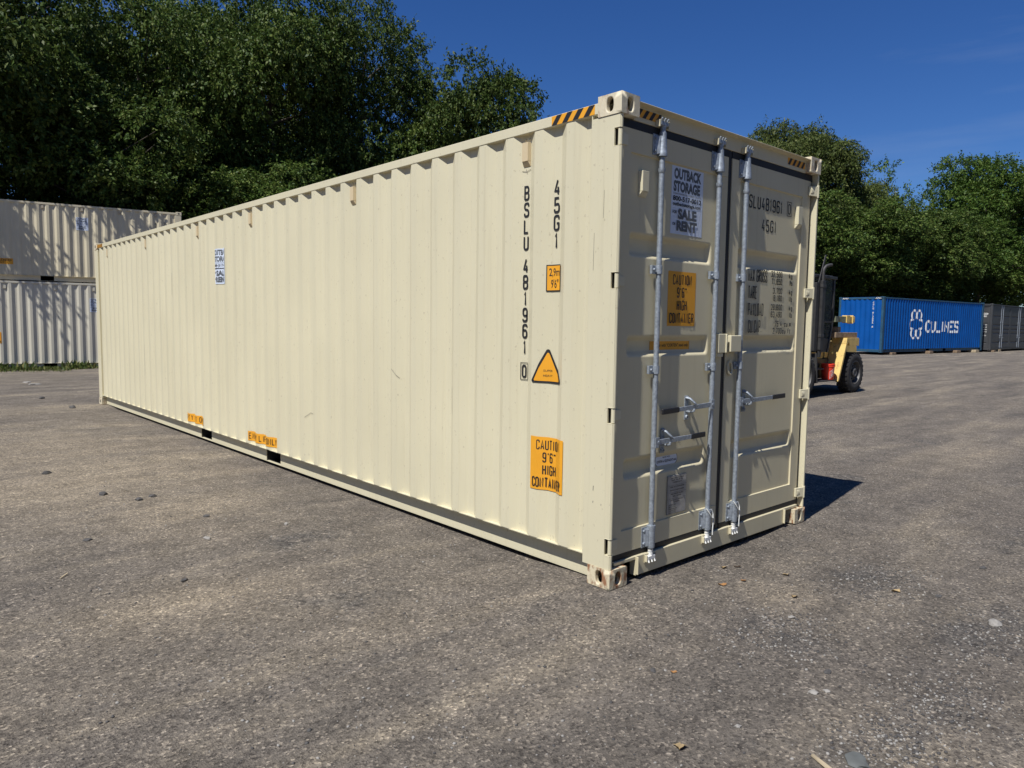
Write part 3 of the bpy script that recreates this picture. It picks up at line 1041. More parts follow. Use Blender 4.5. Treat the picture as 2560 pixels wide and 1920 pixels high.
            m.build('lock_cam', WHITEPAINT if sg > 0 else GALV, par, bevel=.002)
            m = MB()
            ke = .0257 if sg > 0 else .0415
            m.box(x - .055, x - .046, .006, ke, zc - .024, zc + .018)
            m.box(x + .036, x + .045, .006, ke, zc - .024, zc + .018)
            if sg > 0:
                m.box(x - .060, x + .050, .0215, .0258, zc - .032, zc + .026)
            if sg > 0:
                m.build('cam_keeper', CREAM_SHADED, par, bevel=.002)
            else:
                for dx in (-.055, .036):
                    MB().box(x + dx, x + dx + .009, .006, ke, zc - .024, zc + .018).build('cam_keeper', CREAM_SHADED, par, bevel=.002)
    # handles: (pivot x, z, free end x, grip start x, keeper x, parent)
    for (px, z0, ex, gx, kx, par, rise) in ((1.045, 1.050, .476, .655, .800, dl, -.012), (.440, .848, .962, .800, .548, dl, .006), (1.412, 1.046, 2.035, 1.845, 1.512, dr, .010)):
        sg = 1 if ex > px else -1
        zz = lambda x: z0 + rise * (x - px) / (ex - px)
        m = MB()
        m.hexa([(px, .006, z0 - .017), (px, .015, z0 - .017), (px, .015, z0 + .017), (px, .006, z0 + .017)],
               [(gx, .002, zz(gx) - .014), (gx, .010, zz(gx) - .014), (gx, .010, zz(gx) + .014), (gx, .002, zz(gx) + .014)])
        m.lathe([(0, -.01), (.012, -.010), (.013, .012)], (px + sg * .004, .008, z0), (0, 1, 0), 12)
        m.hexa([(px - .028, .0, z0 - .033), (px + .012, .0, z0 - .033), (px + .012, .0, z0 + .033), (px - .028, .0, z0 + .033)],
               [(px - .028, .0055, z0 - .033), (px + .012, .0055, z0 - .033), (px + .012, .0055, z0 + .033), (px - .028, .0055, z0 + .033)])
        m.build('handle', GALV, par, bevel=.002)
        g = MB()
        g.hexa([(gx + sg * .001, -.001, zz(gx) - .018), (gx + sg * .001, .014, zz(gx) - .018), (gx + sg * .001, .014, zz(gx) + .018), (gx + sg * .001, -.001, zz(gx) + .018)],
               [(ex, -.001, zz(ex) - .018), (ex, .014, zz(ex) - .018), (ex, .014, zz(ex) + .018), (ex, -.001, zz(ex) + .018)])
        g.build('handle_grip', GRIP, par, bevel=.006)
        k = MB()
        zk = zz(kx)
        k.box(kx - .020, kx + .020, .049, .0552, zk - .085, zk + .075)
        k.tube([(kx, .05, zk - .028), (kx, .012, zk - .030), (kx, -.008, zk - .022), (kx + .004, -.010, zk - .008)], .008, 8)
        k.tube([(kx - .01, .05, zk + .062), (kx - .006, .020, zk + .058), (kx + .012, -.006, zk + .030), (kx + .045, -.010, zk + .004)], [.009, .009, .008, .005], 8)
        k.lathe([(0, -.018), (.011, -.018), (.012, 0)], (kx, .05, zk + .060), (0, 1, 0), 10)
        k.lathe([(.006, -.012), (.013, -.012), (.014, 0)], (kx, .05, zk - .066), (0, 1, 0), 10)
        k.build('handle_keeper', GALV, par, bevel=.001)
    # lock box
    m = MB()
    m.box(1.232, 1.368, .000, .030, 1.402, 1.518)
    m.box(1.238, 1.362, .0301, .0445, 1.410, 1.512)
    m.build('lock_box', CREAM, dr, bevel=.006)
    m = MB()
    m.box(1.098, 1.182, .012, .0445, 1.398, 1.528)
    m.box(1.1825, 1.196, .004, .040, 1.398, 1.528)
    m.box(1.10, 1.17, .02, .04, 1.370, 1.397)
    m.build('lock_box', CREAM, dl, bevel=.004)
    m = MB()
    ring = [(1.285 + .028 * math.cos(a), .036 + .004 * math.sin(a), 1.290 + .045 * math.sin(a)) for a in [2 * math.pi * k / 20 for k in range(21)]]
    m.tube(ring, .008, 8, cap=False)
    m.box(1.272, 1.298, .030, .0445, 1.325, 1.345)
    m.build('lock_ring', CREAM_SHADED, dr)
    # seal cords on the bottom bearings
    for x, par in ((1.052, dl), (1.393, dr)):
        m = MB()
        m.tube([(x - .030, .012, .330), (x - .020, -.004, .305), (x + .004, -.010, .270), (x + .024, -.008, .258), (x + .034, .0, .285), (x + .030, .012, .318)], .0035, 6)
        m.tube([(x + .030, -.006, .262), (x + .034, -.004, .225), (x + .028, -.005, .185), (x + .030, -.004, .140)], .0042, 6)
        m.build('seal_cord', ROPE, par)
    # door vents
    vent(dl, lambda s, t, o: (.272 + s, .0555 - o, 2.345 + t), .072, .150, .030, CREAM)
    vent(dr, lambda s, t, o: (2.195 + s, .0555 - o, 2.340 + t), .072, .165, .030, CREAM)
    # ---------------- door markings
    D = lambda x0, z0, y: (lambda s, t, lf: (x0 + s, y - lf, z0 + t))
    poster_art().build('poster', D(.566, 2.160, .056), dl)
    caution_art(.303, .348).build('caution_sticker', D(.562, 1.578, .056), dl)
    d = Decal([YELLOWDECAL, BLACKPAINT])
    d.rect(0, 0, .43, .076, 0)
    d.ring(.003, .003, .427, .073, .0025, 1)
    d.font('Repair with "CORTEN" steel only', .05, .025, .415, .052, 1, .02)
    d.build('repair_sticker', D(.436, 1.413, .0925), dl)
    d = Decal([POSTER, BLACKPAINT])
    ov = []
    for cx_, a0 in ((.205, -90), (.045, 90)):
        ov += [(cx_ + .04 * math.cos(R(a0 + k * 18)), .04 + .04 * math.sin(R(a0 + k * 18))) for k in range(11)]
    d.poly(ov, 0)
    d.stroke(ov + [ov[0]], .0035, 1)
    d.font('REPAIR WITH', .085, .052, .165, .061, 1, .01)
    d.font('CORTEN or EQUIVALENT steel', .022, .020, .232, .040, 1, .02)
    d.build('oval_sticker', D(.527, .665, .0925), dl)
    d = Decal([SILVER, BLACKPAINT])
    d.rect(0, 0, .205, .255, 0)
    rows = [('APPROVED FOR TRANSPORT', .93, .8), ('UNDER CUSTOMS SEAL', .88, .7), ('OWNER PLATE', .82, .55), ('TYPE OF CONTAINER', .70, .9), ("MANUFACTURER'S NUMBER", .62, .85), ('TIMBER COMPONENT TREATMENT', .52, .8), ('IM / 2023', .46, .5), ('CSC SAFETY APPROVAL', .36, .8), ('CN/BV', .31, .4), ('DATE MANUFACTURED', .24, .6), ('IDENTIFICATION NO.', .19, .6), ('MAXIMUM GROSS WEIGHT', .14, .7), ('STACKING LOAD', .09, .6), ('RACKING TEST LOAD', .04, .6)]
    for t, y, w_ in rows:
        d.font(t, .012 if y < .3 else .1025 - .09 * w_, y * .255 - .0035, .012 + .13 * w_ if y < .3 else .1025 + .09 * w_, y * .255 + .0045, 1, .02)
    for y in (.75, .57, .41):
        d.stroke([(.006, y * .255), (.199, y * .255)], .0012, 1)
    d.ring(.003, .003, .202, .252, .0015, 1)
    pl = d.build('data_plate', D(.618, .345, .0485), dl)
    MB().box(.617, .824, .0488, .0525, .344, .601).build('plate_backing', SILVER, dl, bevel=.001)
    # right door lettering
    d = Decal([BLACKPAINT])
    d.text('BSLU481961', 0, 0, .094, .0335, .0115, 0, gap=.0245)
    d.build('registration_lettering', D(1.434, 2.424, .056), dr)
    d = Decal([BLACKPAINT])
    d.text('0', .017, .012, .08, .032, .0095, 0)
    d.ring(0, 0, .066, .104, .005, 0)
    d.build('check_digit', D(2.036, 2.423, .056), dr)
    d = Decal([BLACKPAINT])
    d.text('45G1', 0, 0, .090, .035, .0115, 0, gap=.025)
    d.build('size_type_lettering', D(1.678, 2.275, .056), dr)
    d = Decal([BLACKPAINT])
    rows = [('MAX GROSS', '32,500', 'kg', '71,650', 'lb'), ('TARE', '3,700', 'kg', '8,160', 'lb'), ('PAYLOAD', '28,800', 'kg', '63,490', 'lb'), ('CU.CAP.', '76.4', 'cu.m.', '2,700', 'cu.ft.')]
    for k, (n, a, ua, b, ub) in enumerate(rows):
        z = .372 - .123 * k
        d.text(n, 0, z - .002, .092, .0180, .0086, 0, gap=.0130)
        d.text(a, .478, z + .044, .046, .0170, .0074, 0, gap=.0130, align='r')
        d.text(b, .478, z - .010, .046, .0170, .0074, 0, gap=.0130, align='r')
        d.text(ua, .635, z + .044, .044, .0165, .0080, 0, gap=.0125, align='r')
        d.text(ub, .635, z - .010, .044, .0165, .0080, 0, gap=.0125, align='r')
    d.build('weight_lettering', D(1.520, 1.535, .056), dr)
    # header stripes
    for x0, w_ in ((.175, .25), (1.985, .27)):
        stripe_art(w_, .050, 4).build('hazard_stripe', D(x0, 2.798, .042), root)
    # ---------------- side: markings
    pos = lambda t, d_, z: (0.008 + d_, t, z)
    wr = Wrap(prof, pos)
    def column(txt, yc, ztop, h, pitch, w_, th):
        for k, c in enumerate(txt):
            if c == ' ':
                continue
            dd = Decal([BLACKPAINT])
            cw = w_ * (.45 if c in '1I' else 1)
            dd.text(c, th * .5, 0, h, w_, th, 0)
            wr.put(dd, 'letter', yc, cw + th, ztop - h - k * pitch, root)
    column('BSLU', .816, 2.478, .096, .1075, .036, .0135)
    column('481961', .816, 2.008, .096, .1075, .036, .0135)
    dd = Decal([BLACKPAINT])
    dd.text('0', .018, .012, .088, .032, .0130, 0)
    dd.ring(0, 0, .068, .112, .0045, 0)
    wr.put(dd, 'check_digit', .816, .068, 1.207, root)
    column('45G1', .538, 2.484, .100, .110, .038, .0135)
    d = Decal([BLACKPAINT, YELLOWDECAL])
    d.rect(0, 0, .122, .168, 0)
    d.rect(.007, .007, .115, .161, 1)
    d.font('2,9m', .020, .088, .108, .146, 0, .01)
    d.font("9'6\"", .034, .020, .098, .076, 0, .01)
    wr.put(d, 'height_sticker', .548, .122, 1.786, root)
    d = Decal([BLACKPAINT, YELLOWDECAL])
    def rtri(b, h, r):
        c = [(r, r * .8), (b - r, r * .8), (b * .5, h - r * 1.4)]
        out = []
        for (x, y), a0 in zip(c, (180, 270, 30)):
            out += [(x + r * math.cos(R(a0 + k * 20)), y + r * math.sin(R(a0 + k * 20))) for k in range(7)]
        return out
    d.poly(rtri(.256, .222, .016), 0)
    d.poly([(.022 + x * .83, .011 + y * .835) for x, y in rtri(.256, .222, .010)], 1)
    d.font('SUPER', .098, .070, .168, .084, 0, .01)
    d.font('HEAVY', .098, .038, .168, .052, 0, .01)
    wr.put(d, 'super_heavy_sticker', .585, .256, 1.202, root)
    wr.put(caution_art(.310, .348), 'caution_sticker', .556, .310, .500, root)
    wr.put(poster_art(), 'poster', 6.150, .345, 2.000, root)
    for yc in (5.03, 7.16):
        d = Decal([YELLOWDECAL, BLACKPAINT])
        d.rect(0, 0, .74, .108, 0)
        d.text('EMPTY LIFT ONLY', .37, .020, .070, .030, .0095, 1, gap=.022, align='c')
        wr.put(d, 'lift_sticker', yc, .74, .208, root)
    for y0, y1 in ((.205, .560), (11.62, 11.98)):
        stripe_art(y1 - y0, .056, 4).build('hazard_stripe', (lambda y1_: (lambda s, t, lf: (.004 - lf, y1_ - s, 2.804 + t)))(y1), root)
    # scratches and scuffs
    for yc, z, w_, marks in ((9.29, .70, .02, [((.01, 0), (.008, .47))]), (.82, 2.555, .10, [((.01, .02), (.05, .012), (.09, .024)), ((.045, .03), (.055, .0))]),
                             (2.3, 1.1, .2, [((0, .1), (.12, .02))]), (3.9, .62, .2, [((.02, 0), (.1, .05), (.18, .04))]), (1.55, .9, .15, [((.03, .2), (.05, .0))]), (7.9, 1.9, .1, [((.02, 0), (.03, .3))])):
        d = Decal([mat_scuff])
        for mk in marks:
            d.stroke(mk, .0035, 0)
        wr.put(d, 'scuff', yc, w_, z, root)
    for yc, z, h_ in ((.150, .58, .030), (.150, .505, .012), (.085, .50, .010), (.19, 1.9, .22), (.12, 2.2, .16)):
        d = Decal([mat_scuff])
        d.stroke([(0, 0), (.002, h_)], .0045 if h_ < .1 else .0022, 0)
        d.build('scuff', (lambda yc_, z_: (lambda s, t, lf: (.005 - lf, yc_ - s, z_ + t)))(yc, z), root)
    # side vents sit in the recesses
    def recess(y):
        k = round((y - .225 - .035) / PIT)
        return .225 + .035 + k * PIT
    for y in (.816, 3.05, 5.26, 6.98, 9.2, 11.4):
        yc = recess(y)
        vent(root, (lambda yc_: (lambda s, t, o: (.043 - o, yc_ - s, 2.600 + t)))(yc), .066, .150, .026)
        for dy in (-.018, .018):
            MB().lathe([(0, -.006), (.007, -.006), (.008, 0)], (.043, yc + dy, 2.772), (1, 0, 0), 8).build('vent_rivet', CREAM, root)
    return root
main_container()

# ============================================================ STACK OF TWO (behind, left)
def stack_container(name, z0, H, mt, label, art):
    root = empty(name, (5.57, 24.78, z0), R(78))
    tag(root, label, 'shipping container')
    prof = shell(root, mt, mt, H, start=0.245, detail_near=False, end0=False, pockets=((3.93, 4.31), (7.85, 8.23)))
    # plain far faces close the box
    MB().box(.13, W - .13, .02, .06, .13, H - .13).build('end_wall', mt, root)
    for a, b in ((0.006, 0.1295), (W - 0.1295, W - 0.006)):
        MB().box(a, b, .008, .2245, 0.119, H - .119).build('corner_post', mt, root, bevel=.012)
    MB().box(.163, W - .163, .006, .075, H - .1299, H - .03).build('door_header', mt, root)
    MB().box(.163, W - .163, .006, .075, .02, .1299).build('door_sill', mt, root)
    wr = Wrap(prof, lambda t, d_, z: (0.008 + d_, t, z))
    art(root, wr, prof)
    return root

def side_vents(root, ys, z, start, material):
    for y in ys:
        k = round((y - start - .035) / PIT)
        yc = start + .035 + k * PIT
        vent(root, (lambda yc_: (lambda s, t, o: (.043 - o, yc_ - s, z + t)))(yc), .075, .14, .03, material)

def art_upper(root, wr, prof):
    b = -2.74
    wr.put(poster_art(.375, .42), 'poster', 3.07, .375, 4.475 + b, root)
    d = Decal([YELLOWDECAL, BLACKPAINT])
    d.rect(0, 0, 1.30, .185, 0)
    d.font('KEEP DOORS CLOSED', .05, .095, 1.255, .165, 1, .02)
    d.font('CONTAINER MOVEMENT', .05, .025, 1.05, .078, 1, .0)
    wr.put(d, 'door_sticker', 5.65, 1.30, 3.242 + b, root)
    side_vents(root, (.838, 1.943, 3.08, 4.22, 6.4, 8.6), 5.085 + b, .245, mat_vent_tan)
    for txt, yc, zt in (('BSLU', .836, 4.90), ('22G1', .558, 4.93)):
        for k, c in enumerate(txt):
            d = Decal([BLACKPAINT])
            d.text(c, .007, 0, .10, .040, .0135, 0)
            wr.put(d, 'letter', yc, .054, zt - .1 - k * .112 + b, root)

def art_lower(root, wr, prof):
    b = 0.15
    wr.put(poster_art(.375, .46), 'poster', 2.75, .375, 1.748 + b, root)
    wr.put(caution_art(.32, .36), 'caution_sticker', 5.59, .32, .69 + b, root)
    side_vents(root, (2.79, 4.03, 5.29, 7.5, 9.8), 2.44 + b, .245, GREYISH)

mat_vent_tan = mat('tan_vent', (0.50, 0.43, 0.31), 0.5, var=.05)
stack_container('shipping_container', -0.15, 2.896, GREYISH, 'light grey shipping container at the bottom of the two-high stack', art_lower)
stack_container('shipping_container', 2.747, 2.591, TAN, 'tan shipping container stacked on the light grey one under the trees', art_upper)

# ============================================================ BLUE CONTAINER
def blue_container():
    z0 = 0.315
    H = 2.896
    root = empty('shipping_container', (48.28, 11.28, z0), R(84.25))
    tag(root, 'blue shipping container with white CULINES logo on its corrugated side', 'shipping container')
    prof = shell(root, BLUE, BLUE_TRIM, H, detail_near=False)
    MB().box(.13, W - .13, .02, .06, .13, H - .13).build('door', BLUE, root)
    for a, b in ((0.006, 0.1295), (W - 0.1295, W - 0.006)):
        MB().box(a, b, .008, .2245, 0.119, H - .119).build('corner_post', BLUE_TRIM, root, bevel=.012)
    wr = Wrap(prof, lambda t, d_, z: (0.008 + d_, t, z))
    # emblem of six open loops, then the name
    d = Decal([WHITEBLUE])
    ew, eh = 1.62, 1.56
    def arc(cx, cy, rx, ry, a0, a1, th):
        pts = [((cx + rx * math.cos(R(a0 + (a1 - a0) * k / 18))) * ew, (cy + ry * math.sin(R(a0 + (a1 - a0) * k / 18))) * eh) for k in range(19)]
        d.stroke(pts, th, 0)
    th = .115
    for sx in (-1, 1):
        for sy in (-1, 1):
            # upper and lower loops, open towards the middle
            cx_, cy_ = .5 + sx * .185, .5 + sy * .31
            pts = []
            for k in range(25):
                a = R(-62 + k * 304 / 24)          # start/end near the inner gap
                vx, vy = math.sin(a), -math.cos(a)
                pts.append(((cx_ + sx * vx * .165) * ew, (cy_ - sy * vy * -.165 * 1.0) * eh))
            d.stroke([((cx_ + sx * .17 * math.cos(R(a))) * ew, (cy_ + sy * .17 * math.sin(R(a))) * eh) for a in range(-75, 226, 12)], th, 0)
        d.stroke([((.5 + sx * .30 + sx * .175 * math.cos(R(a))) * ew, (.5 + .165 * math.sin(R(a))) * eh) for a in range(-125, 126, 10)], th, 0)
    wr.put(d, 'emblem', 8.50, ew * 1.07, 1.035 - z0, root)
    d = Decal([WHITEBLUE])
    lw, gp, lh, t_ = .47, .20, .70, .135
    d.text('CULINES', t_ * .5, 0, lh, lw, t_, 0, gap=gp)
    tot = 6 * lw + .45 * lw + 6 * gp + t_
    arc_w = tot
    wr.put(d, 'name_lettering', 5.42, arc_w, 1.36 - z0, root)
    d = Decal([WHITEPAINT])
    for k, c in enumerate('CULU 612095 8'):
        d.text(c, 0.007, 1.25 - k * .105, .088, .045, .017, 0)
    d.build('registration_lettering', lambda s, t, lf: (.575 - s, L - .012 - .0 + lf, 1.61 - z0 + t), root)
    for x1 in (2.25, .46):
        stripe_art(.34, .07, 4, BLACKPAINT, WHITEPAINT).build('hazard_stripe', (lambda x_: (lambda s, t, lf: (x_ - s, L - .006 + lf, H - .112 + t)))(x1), root)
    d = Decal([WHITEPAINT])
    for k, c in enumerate('CULU'):
        d.text(c, 0.007, .6 - k * .14, .10, .045, .015, 0)
    wr.put(d, 'letter', .60, .07, 1.45, root)
blue_container()

# ============================================================ DARK GREY SIDE-OPENING CONTAINER
def grey_container():
    z0, H = 0.30, 2.896
    root = empty('shipping_container', (61.29, 11.05, z0), R(90))
    tag(root, 'dark grey side-opening shipping container beside the blue one', 'shipping container')
    shell(root, DGREY, DGREY, H, detail_near=False, side0=False, endL=False)
    MB().box(.13, W - .13, .02, .06, .13, H - .13).build('end_wall', DGREY, root)
    for y0_, y1_ in ((.008, .2), (L - .2, L - .008)):
        for a, b in ((0.006, 0.1295), (W - 0.1295, W - 0.006)):
            MB().box(a, b, y0_, y1_, 0.119, H - .119).build('corner_post', DGREY, root, bevel=.012)
    zb = (2.13, 1.58, 1.31, 1.06, .49)
    bands = tuple((z - .055, z + .055) for z in zb)
    n = 6
    wd = (L - .40) / n
    for k in range(n):
        a, b = .20 + k * wd, .20 + (k + 1) * wd
        dk = door_leaf(root, a + .012, b - .012, .18, H - .12, .22, .22, .10, .10, bands, lambda x, y, z: (y - .01, x, z), DGREY)
        for side in ((b - .20,) if k % 2 == 0 else (a + .20,)):
            m = MB()
            m.tube([(.022, side, .10), (.022, side, H - .06)], .019, 10)
            m.build('lock_rod', GALV, dk)
            for zc in (.16, .9, 1.75, H - .16):
                MB().box(.008, .045, side - .035, side + .035, zc - .045, zc + .045).build('rod_bracket', GALV, dk, bevel=.004)
            MB().tube([(.006, side, .78), (.006, side + (-.22 if k % 2 == 0 else .22), .78)], .016, 8).build('handle', GALV, dk)
    MB().box(.02, .1, .2, L - .2, .045, .178).build('side_sill', DGREY, root, bevel=.004)
    # end door at the gap
    de = door_leaf(root, .14, W / 2 - .01, .16, H - .14, .10, .10, .10, .10, ((2.28, 2.38), (1.62, 1.70), (1.33, 1.41), (1.02, 1.10), (.42, .50)), lambda x, y, z: (x, L - y, z), DGREY)
    d2 = door_leaf(root, W / 2 + .01, W - .14, .16, H - .14, .10, .10, .10, .10, ((2.28, 2.38), (1.62, 1.70), (1.33, 1.41), (1.02, 1.10), (.42, .50)), lambda x, y, z: (x, L - y, z), DGREY)
    MB().box(.163, W - .163, L - .075, L - .006, H - .1299, H - .03).build('door_header', DGREY, root)
    MB().box(.163, W - .163, L - .075, L - .006, .02, .155).build('door_sill', DGREY, root)
    d = Decal([WHITEPAINT])
    F = lambda t, a, b, c, e: d.font(t, a, b, c, e, 0, .02)
    F('BSLU 252504 0', -.30, 2.20, .40, 2.33)
    F('4EG3', .05, 2.06, .22, 2.17)
    for k, t in enumerate(('30,480 KG', '67,200 LB', '6,900 KG', '15,210 LB')):
        F(t, -.05, 1.54 - k * .145, .26, 1.61 - k * .145)
    F('CU.CAP. 72.0', -.1, .88, .24, .95)
    d.build('weight_lettering', lambda s, t, lf: (.53 - s, L - .056 + lf, t), root)
grey_container()

def block(name, cx, cy, z0, z1, lx, ly, rz, m, label, cat='timber block', group=None):
    o = MB().box(-lx / 2, lx / 2, -ly / 2, ly / 2, 0, z1 - z0).build(name, m, None, bevel=.012)
    o.location = (cx, cy, z0)
    o.rotation_euler = (0, 0, rz)
    tag(o, label, cat, group)
    return o
G_ = 'timber blocks under the far containers'
block('timber_block', 37.35, 12.55, gz(37.3, 12.5), .314, .42, .5, R(-6), WOODW, 'weathered timber block under the logo end of the blue container', group=G_)
block('timber_block', 41.3, 12.05, gz(41, 12), .352, .45, .5, R(-3), WOODW, 'dark timber block under the middle of the blue container', group=G_)
block('timber_block', 44.7, 11.70, gz(44, 11.7), .352, .45, .5, R(-8), WOODW, 'brown timber block right of middle under the blue container', group=G_)
block('timber_block', 47.2, 11.45, gz(47, 11.4), .352, .5, .5, R(-4), WOODP, 'pale timber block under the far right end of the blue container', group=G_)
block('timber_block', 49.7, 11.15, gz(49.7, 11.1), .299, .5, .4, R(4), WOODW, 'reddish timber block under the corner of the dark grey container', group=G_)
block('timber_block', 51.2, 11.25, gz(51, 11.2), .337, .5, .4, R(2), WOODP, 'grey timber block under the side of the dark grey container', group=G_)

# ============================================================ FORKLIFT
def forklift():
    root = empty('forklift', (13.443, 4.789, 0.015))
    root.scale = (1.04, 1.04, 1.04)
    tag(root, 'old yellow and black forklift truck with enclosed cab behind the cream container', 'forklift')
    def wheel(a, b0, sgn):
        m = MB()
        R0, wd = .47, .25
        prof = [(.275, 0.0), (.29, -.012), (.36, -.018), (.42, -.008), (.452, .022), (.458, .05), (.458, wd - .05), (.452, wd - .022), (.42, wd + .008), (.36, wd + .018), (.29, wd + .012), (.275, wd)]
        m.lathe(prof, (a, b0, R0), (0, 1, 0), 48)
        nl = 26
        for k in range(nl):
            for s_, off in ((0, 0), (1, .5)):
                t0 = 2 * math.pi * (k + off) / nl
                t1 = t0 + 2 * math.pi / nl * .55
                y0, y1 = (b0 - .006, b0 + wd * .47) if s_ == 0 else (b0 + wd * .53, b0 + wd + .006)
                q = lambda r, t, y: (a + r * math.cos(t), y, R0 + r * math.sin(t))
                m.hexa([q(.445, t0, y0), q(.445, t1, y0), q(.445, t1, y1), q(.445, t0, y1)], [q(.472, t0, y0 + .012), q(.472, t1, y0 + .012), q(.472, t1, y1 - .004), q(.472, t0, y1 - .004)])
        w = m.build('wheel', TYRE, root, smooth=40)
        yb = b0 if sgn < 0 else b0 + wd
        dd = (0, sgn, 0)
        h = MB()
        h.lathe([(.276, -.03), (.285, .004), (.262, .010), (.250, -.03), (.225, -.10), (.20, -.105), (.19, -.065), (.105, -.055), (.10, -.005), (.075, .010), (.06, .0), (0, -.005)], (a, yb, R0), dd, 32)
        h.build('rim', HUB, w)
        for k in range(10):
            an = 2 * math.pi * k / 10
            MB().lathe([(0, -.018), (.020, -.022), (.022, -.07)], (a + .152 * math.cos(an), yb, R0 + .152 * math.sin(an)), dd, 6).build('wheel_nut', HUB, w)
    for a in (1.20, -1.23):
        wheel(a, 0.0, -1)
        wheel(a, 1.38, 1)
    # chassis and engine cover
    m = MB()
    m.box(-1.75, 2.05, .30, 1.33, .36, .80)
    m.build('chassis', FDARK, root, bevel=.02)
    m = MB()
    m.prism([(.35, .81), (2.05, .81), (2.05, 1.05), (1.9, 1.18), (.35, 1.18)], lambda a, h: (a, .34, h), lambda a, h: (a, 1.29, h))
    m.build('engine_cover', FY, root, bevel=.02)
    m = MB()
    for a in (1.20, -1.23):
        m.tube([(a, .2, .47), (a, 1.43, .47)], .09, 12)
    m.build('axle', FDARK, root)
    # rear mudguard: sloping front panel, flat top, hanging skirt
    m = MB()
    m.hexa([(.28, -.02, .30), (.28, .33, .30), (.62, .33, 1.14), (.62, -.02, 1.14)], [(.34, -.02, .30), (.34, .33, .30), (.68, .33, 1.12), (.68, -.02, 1.12)])
    m.hexa([(.62, -.02, 1.141), (.62, .33, 1.141), (.655, .33, 1.275), (.655, -.02, 1.275)], [(.68, -.02, 1.121), (.68, .33, 1.121), (.76, .33, 1.215), (.76, -.02, 1.215)])
    m.prism([(.6585, 1.2755), (1.27, 1.275), (1.30, 1.25), (1.30, 1.10), (1.27, 1.09), (.80, 1.10), (.73, 1.21)], lambda a, h: (a, -.02, h), lambda a, h: (a, .045, h))
    m.box(.664, 1.28, .0455, .34, 1.235, 1.274)
    m.build('mudguard', FY, root, bevel=.006)
    # steps and inner panel
    m = MB()
    m.box(-.66, .30, .0, .36, .315, .345)
    m.hexa([(-.70, .0, .30), (-.66, .0, .30), (-.66, .36, .30), (-.70, .36, .30)], [(-.78, .0, .95), (-.74, .0, .95), (-.74, .36, .95), (-.78, .36, .95)])
    m.build('step', FGREY, root, bevel=.004)
    m = MB()
    m.box(-.68, -.22, .08, .36, .58, .61)
    m.build('step', FGREY, root, bevel=.004)
    m = MB()
    m.box(-.70, .30, .362, .40, .35, .95)
    m.build('side_panel', FY, root, bevel=.004)
    # cab
    for (a, b) in ((-1.12, .10), (-.45, .10), (-1.12, 1.22), (.14, 1.22)):
        MB().box(a, a + .06, b, b + .06, .96, 2.56).build('cab_post', FDARK, root, bevel=.008)
    c = MB()
    c.box(.12, .19, .10, .16, 1.62, 2.56)
    c.hexa([(.12, .10, 1.62), (.19, .10, 1.62), (.19, .16, 1.62), (.12, .16, 1.62)], [(-.06, .10, .96), (.01, .10, .96), (.01, .16, .96), (-.06, .16, .96)])
    c.build('cab_post', FDARK, root, bevel=.008)
    for b in (.105, 1.225):
        MB().box(-1.119, .185, b, b + .05, 1.601, 1.659).build('cab_rail', FDARK, root, bevel=.006)
    c = MB()
    c.box(-1.18, .22, .07, 1.31, 2.561, 2.625)
    c.box(-1.10, .14, .14, 1.24, 2.6255, 2.65)
    c.build('cab_roof', FDARK, root, bevel=.015)
    c = MB()
    c.prism([(-1.06, .96), (-.08, .96), (.02, 1.25), (-.40, 1.30), (-1.06, 1.36)], lambda a, h: (a, .115, h), lambda a, h: (a, .145, h))
    c.build('cab_door', FDARK, root, bevel=.006)
    for poly in ([(-.388, 1.664), (.118, 1.664), (.118, 2.555), (-.388, 2.555)], [(-.385, 1.305), (.03, 1.255), (.115, 1.595), (-.385, 1.595)], [(-1.058, 1.664), (-.452, 1.664), (-.452, 2.555), (-1.058, 2.555)]):
        MB().prism(poly, lambda a, h: (a, .126, h), lambda a, h: (a, .132, h)).build('window', GLASS, root, smooth=0)
    MB().box(.150, .156, .165, 1.215, 1.664, 2.555).build('window', GLASS, root, smooth=0)
    MB().box(-1.09, -1.084, .165, 1.215, 1.3, 2.555).build('window', GLASS, root, smooth=0)
    MB().prism([(-1.06, 1.664), (.138, 1.664), (.138, 2.555), (-1.06, 2.555)], lambda a, h: (a, 1.246, h), lambda a, h: (a, 1.252, h)).build('window', GLASS, root, smooth=0)
    # seat, wheel and a pale strip on the far pillar
    m = MB()
    m.box(-.55, -.05, .45, .95, 1.20, 1.36)
    m.hexa([(-.12, .47, 1.361), (-.02, .47, 1.361), (-.02, .93, 1.361), (-.12, .93, 1.361)], [(.00, .50, 1.98), (.09, .50, 1.98), (.09, .90, 1.98), (.00, .90, 1.98)])
    m.build('seat', FGREY, root, bevel=.04)
    m = MB()
    m.tube([(-.75 + .0, .70 + .19 * math.cos(t), 1.72 + .16 * math.sin(t)) for t in [2 * math.pi * k / 20 for k in range(21)]], .014, 8, cap=False)
    m.tube([(-.75, .7, 1.72), (-.95, .7, 1.15)], .03, 8)
    m.build('steering_wheel', FDARK, root)
    MB().tube([(-.02, 1.18, 1.7), (.06, 1.16, 2.12)], .02, 6).build('grab_handle', WHITEPAINT, root)
    # exhaust stack beside the cab
    m = MB()
    m.box(-.69, -.55, -.03, .09, 1.02, 2.50)
    m.tube([(-.62, .03, .86), (-.62, .03, 1.019)], [.045, .06], 10)
    m.box(-.87, -.72, .02, .10, 1.0, 2.46)
    m.box(-.7195, -.6905, .03, .08, 1.05, 2.44)
    for h in (1.32, 2.38):
        m.box(-.70, -.54, -.04, .0995, h - .03, h + .03)
    m.build('exhaust_stack', FDARK, root, bevel=.008)
    m = MB()
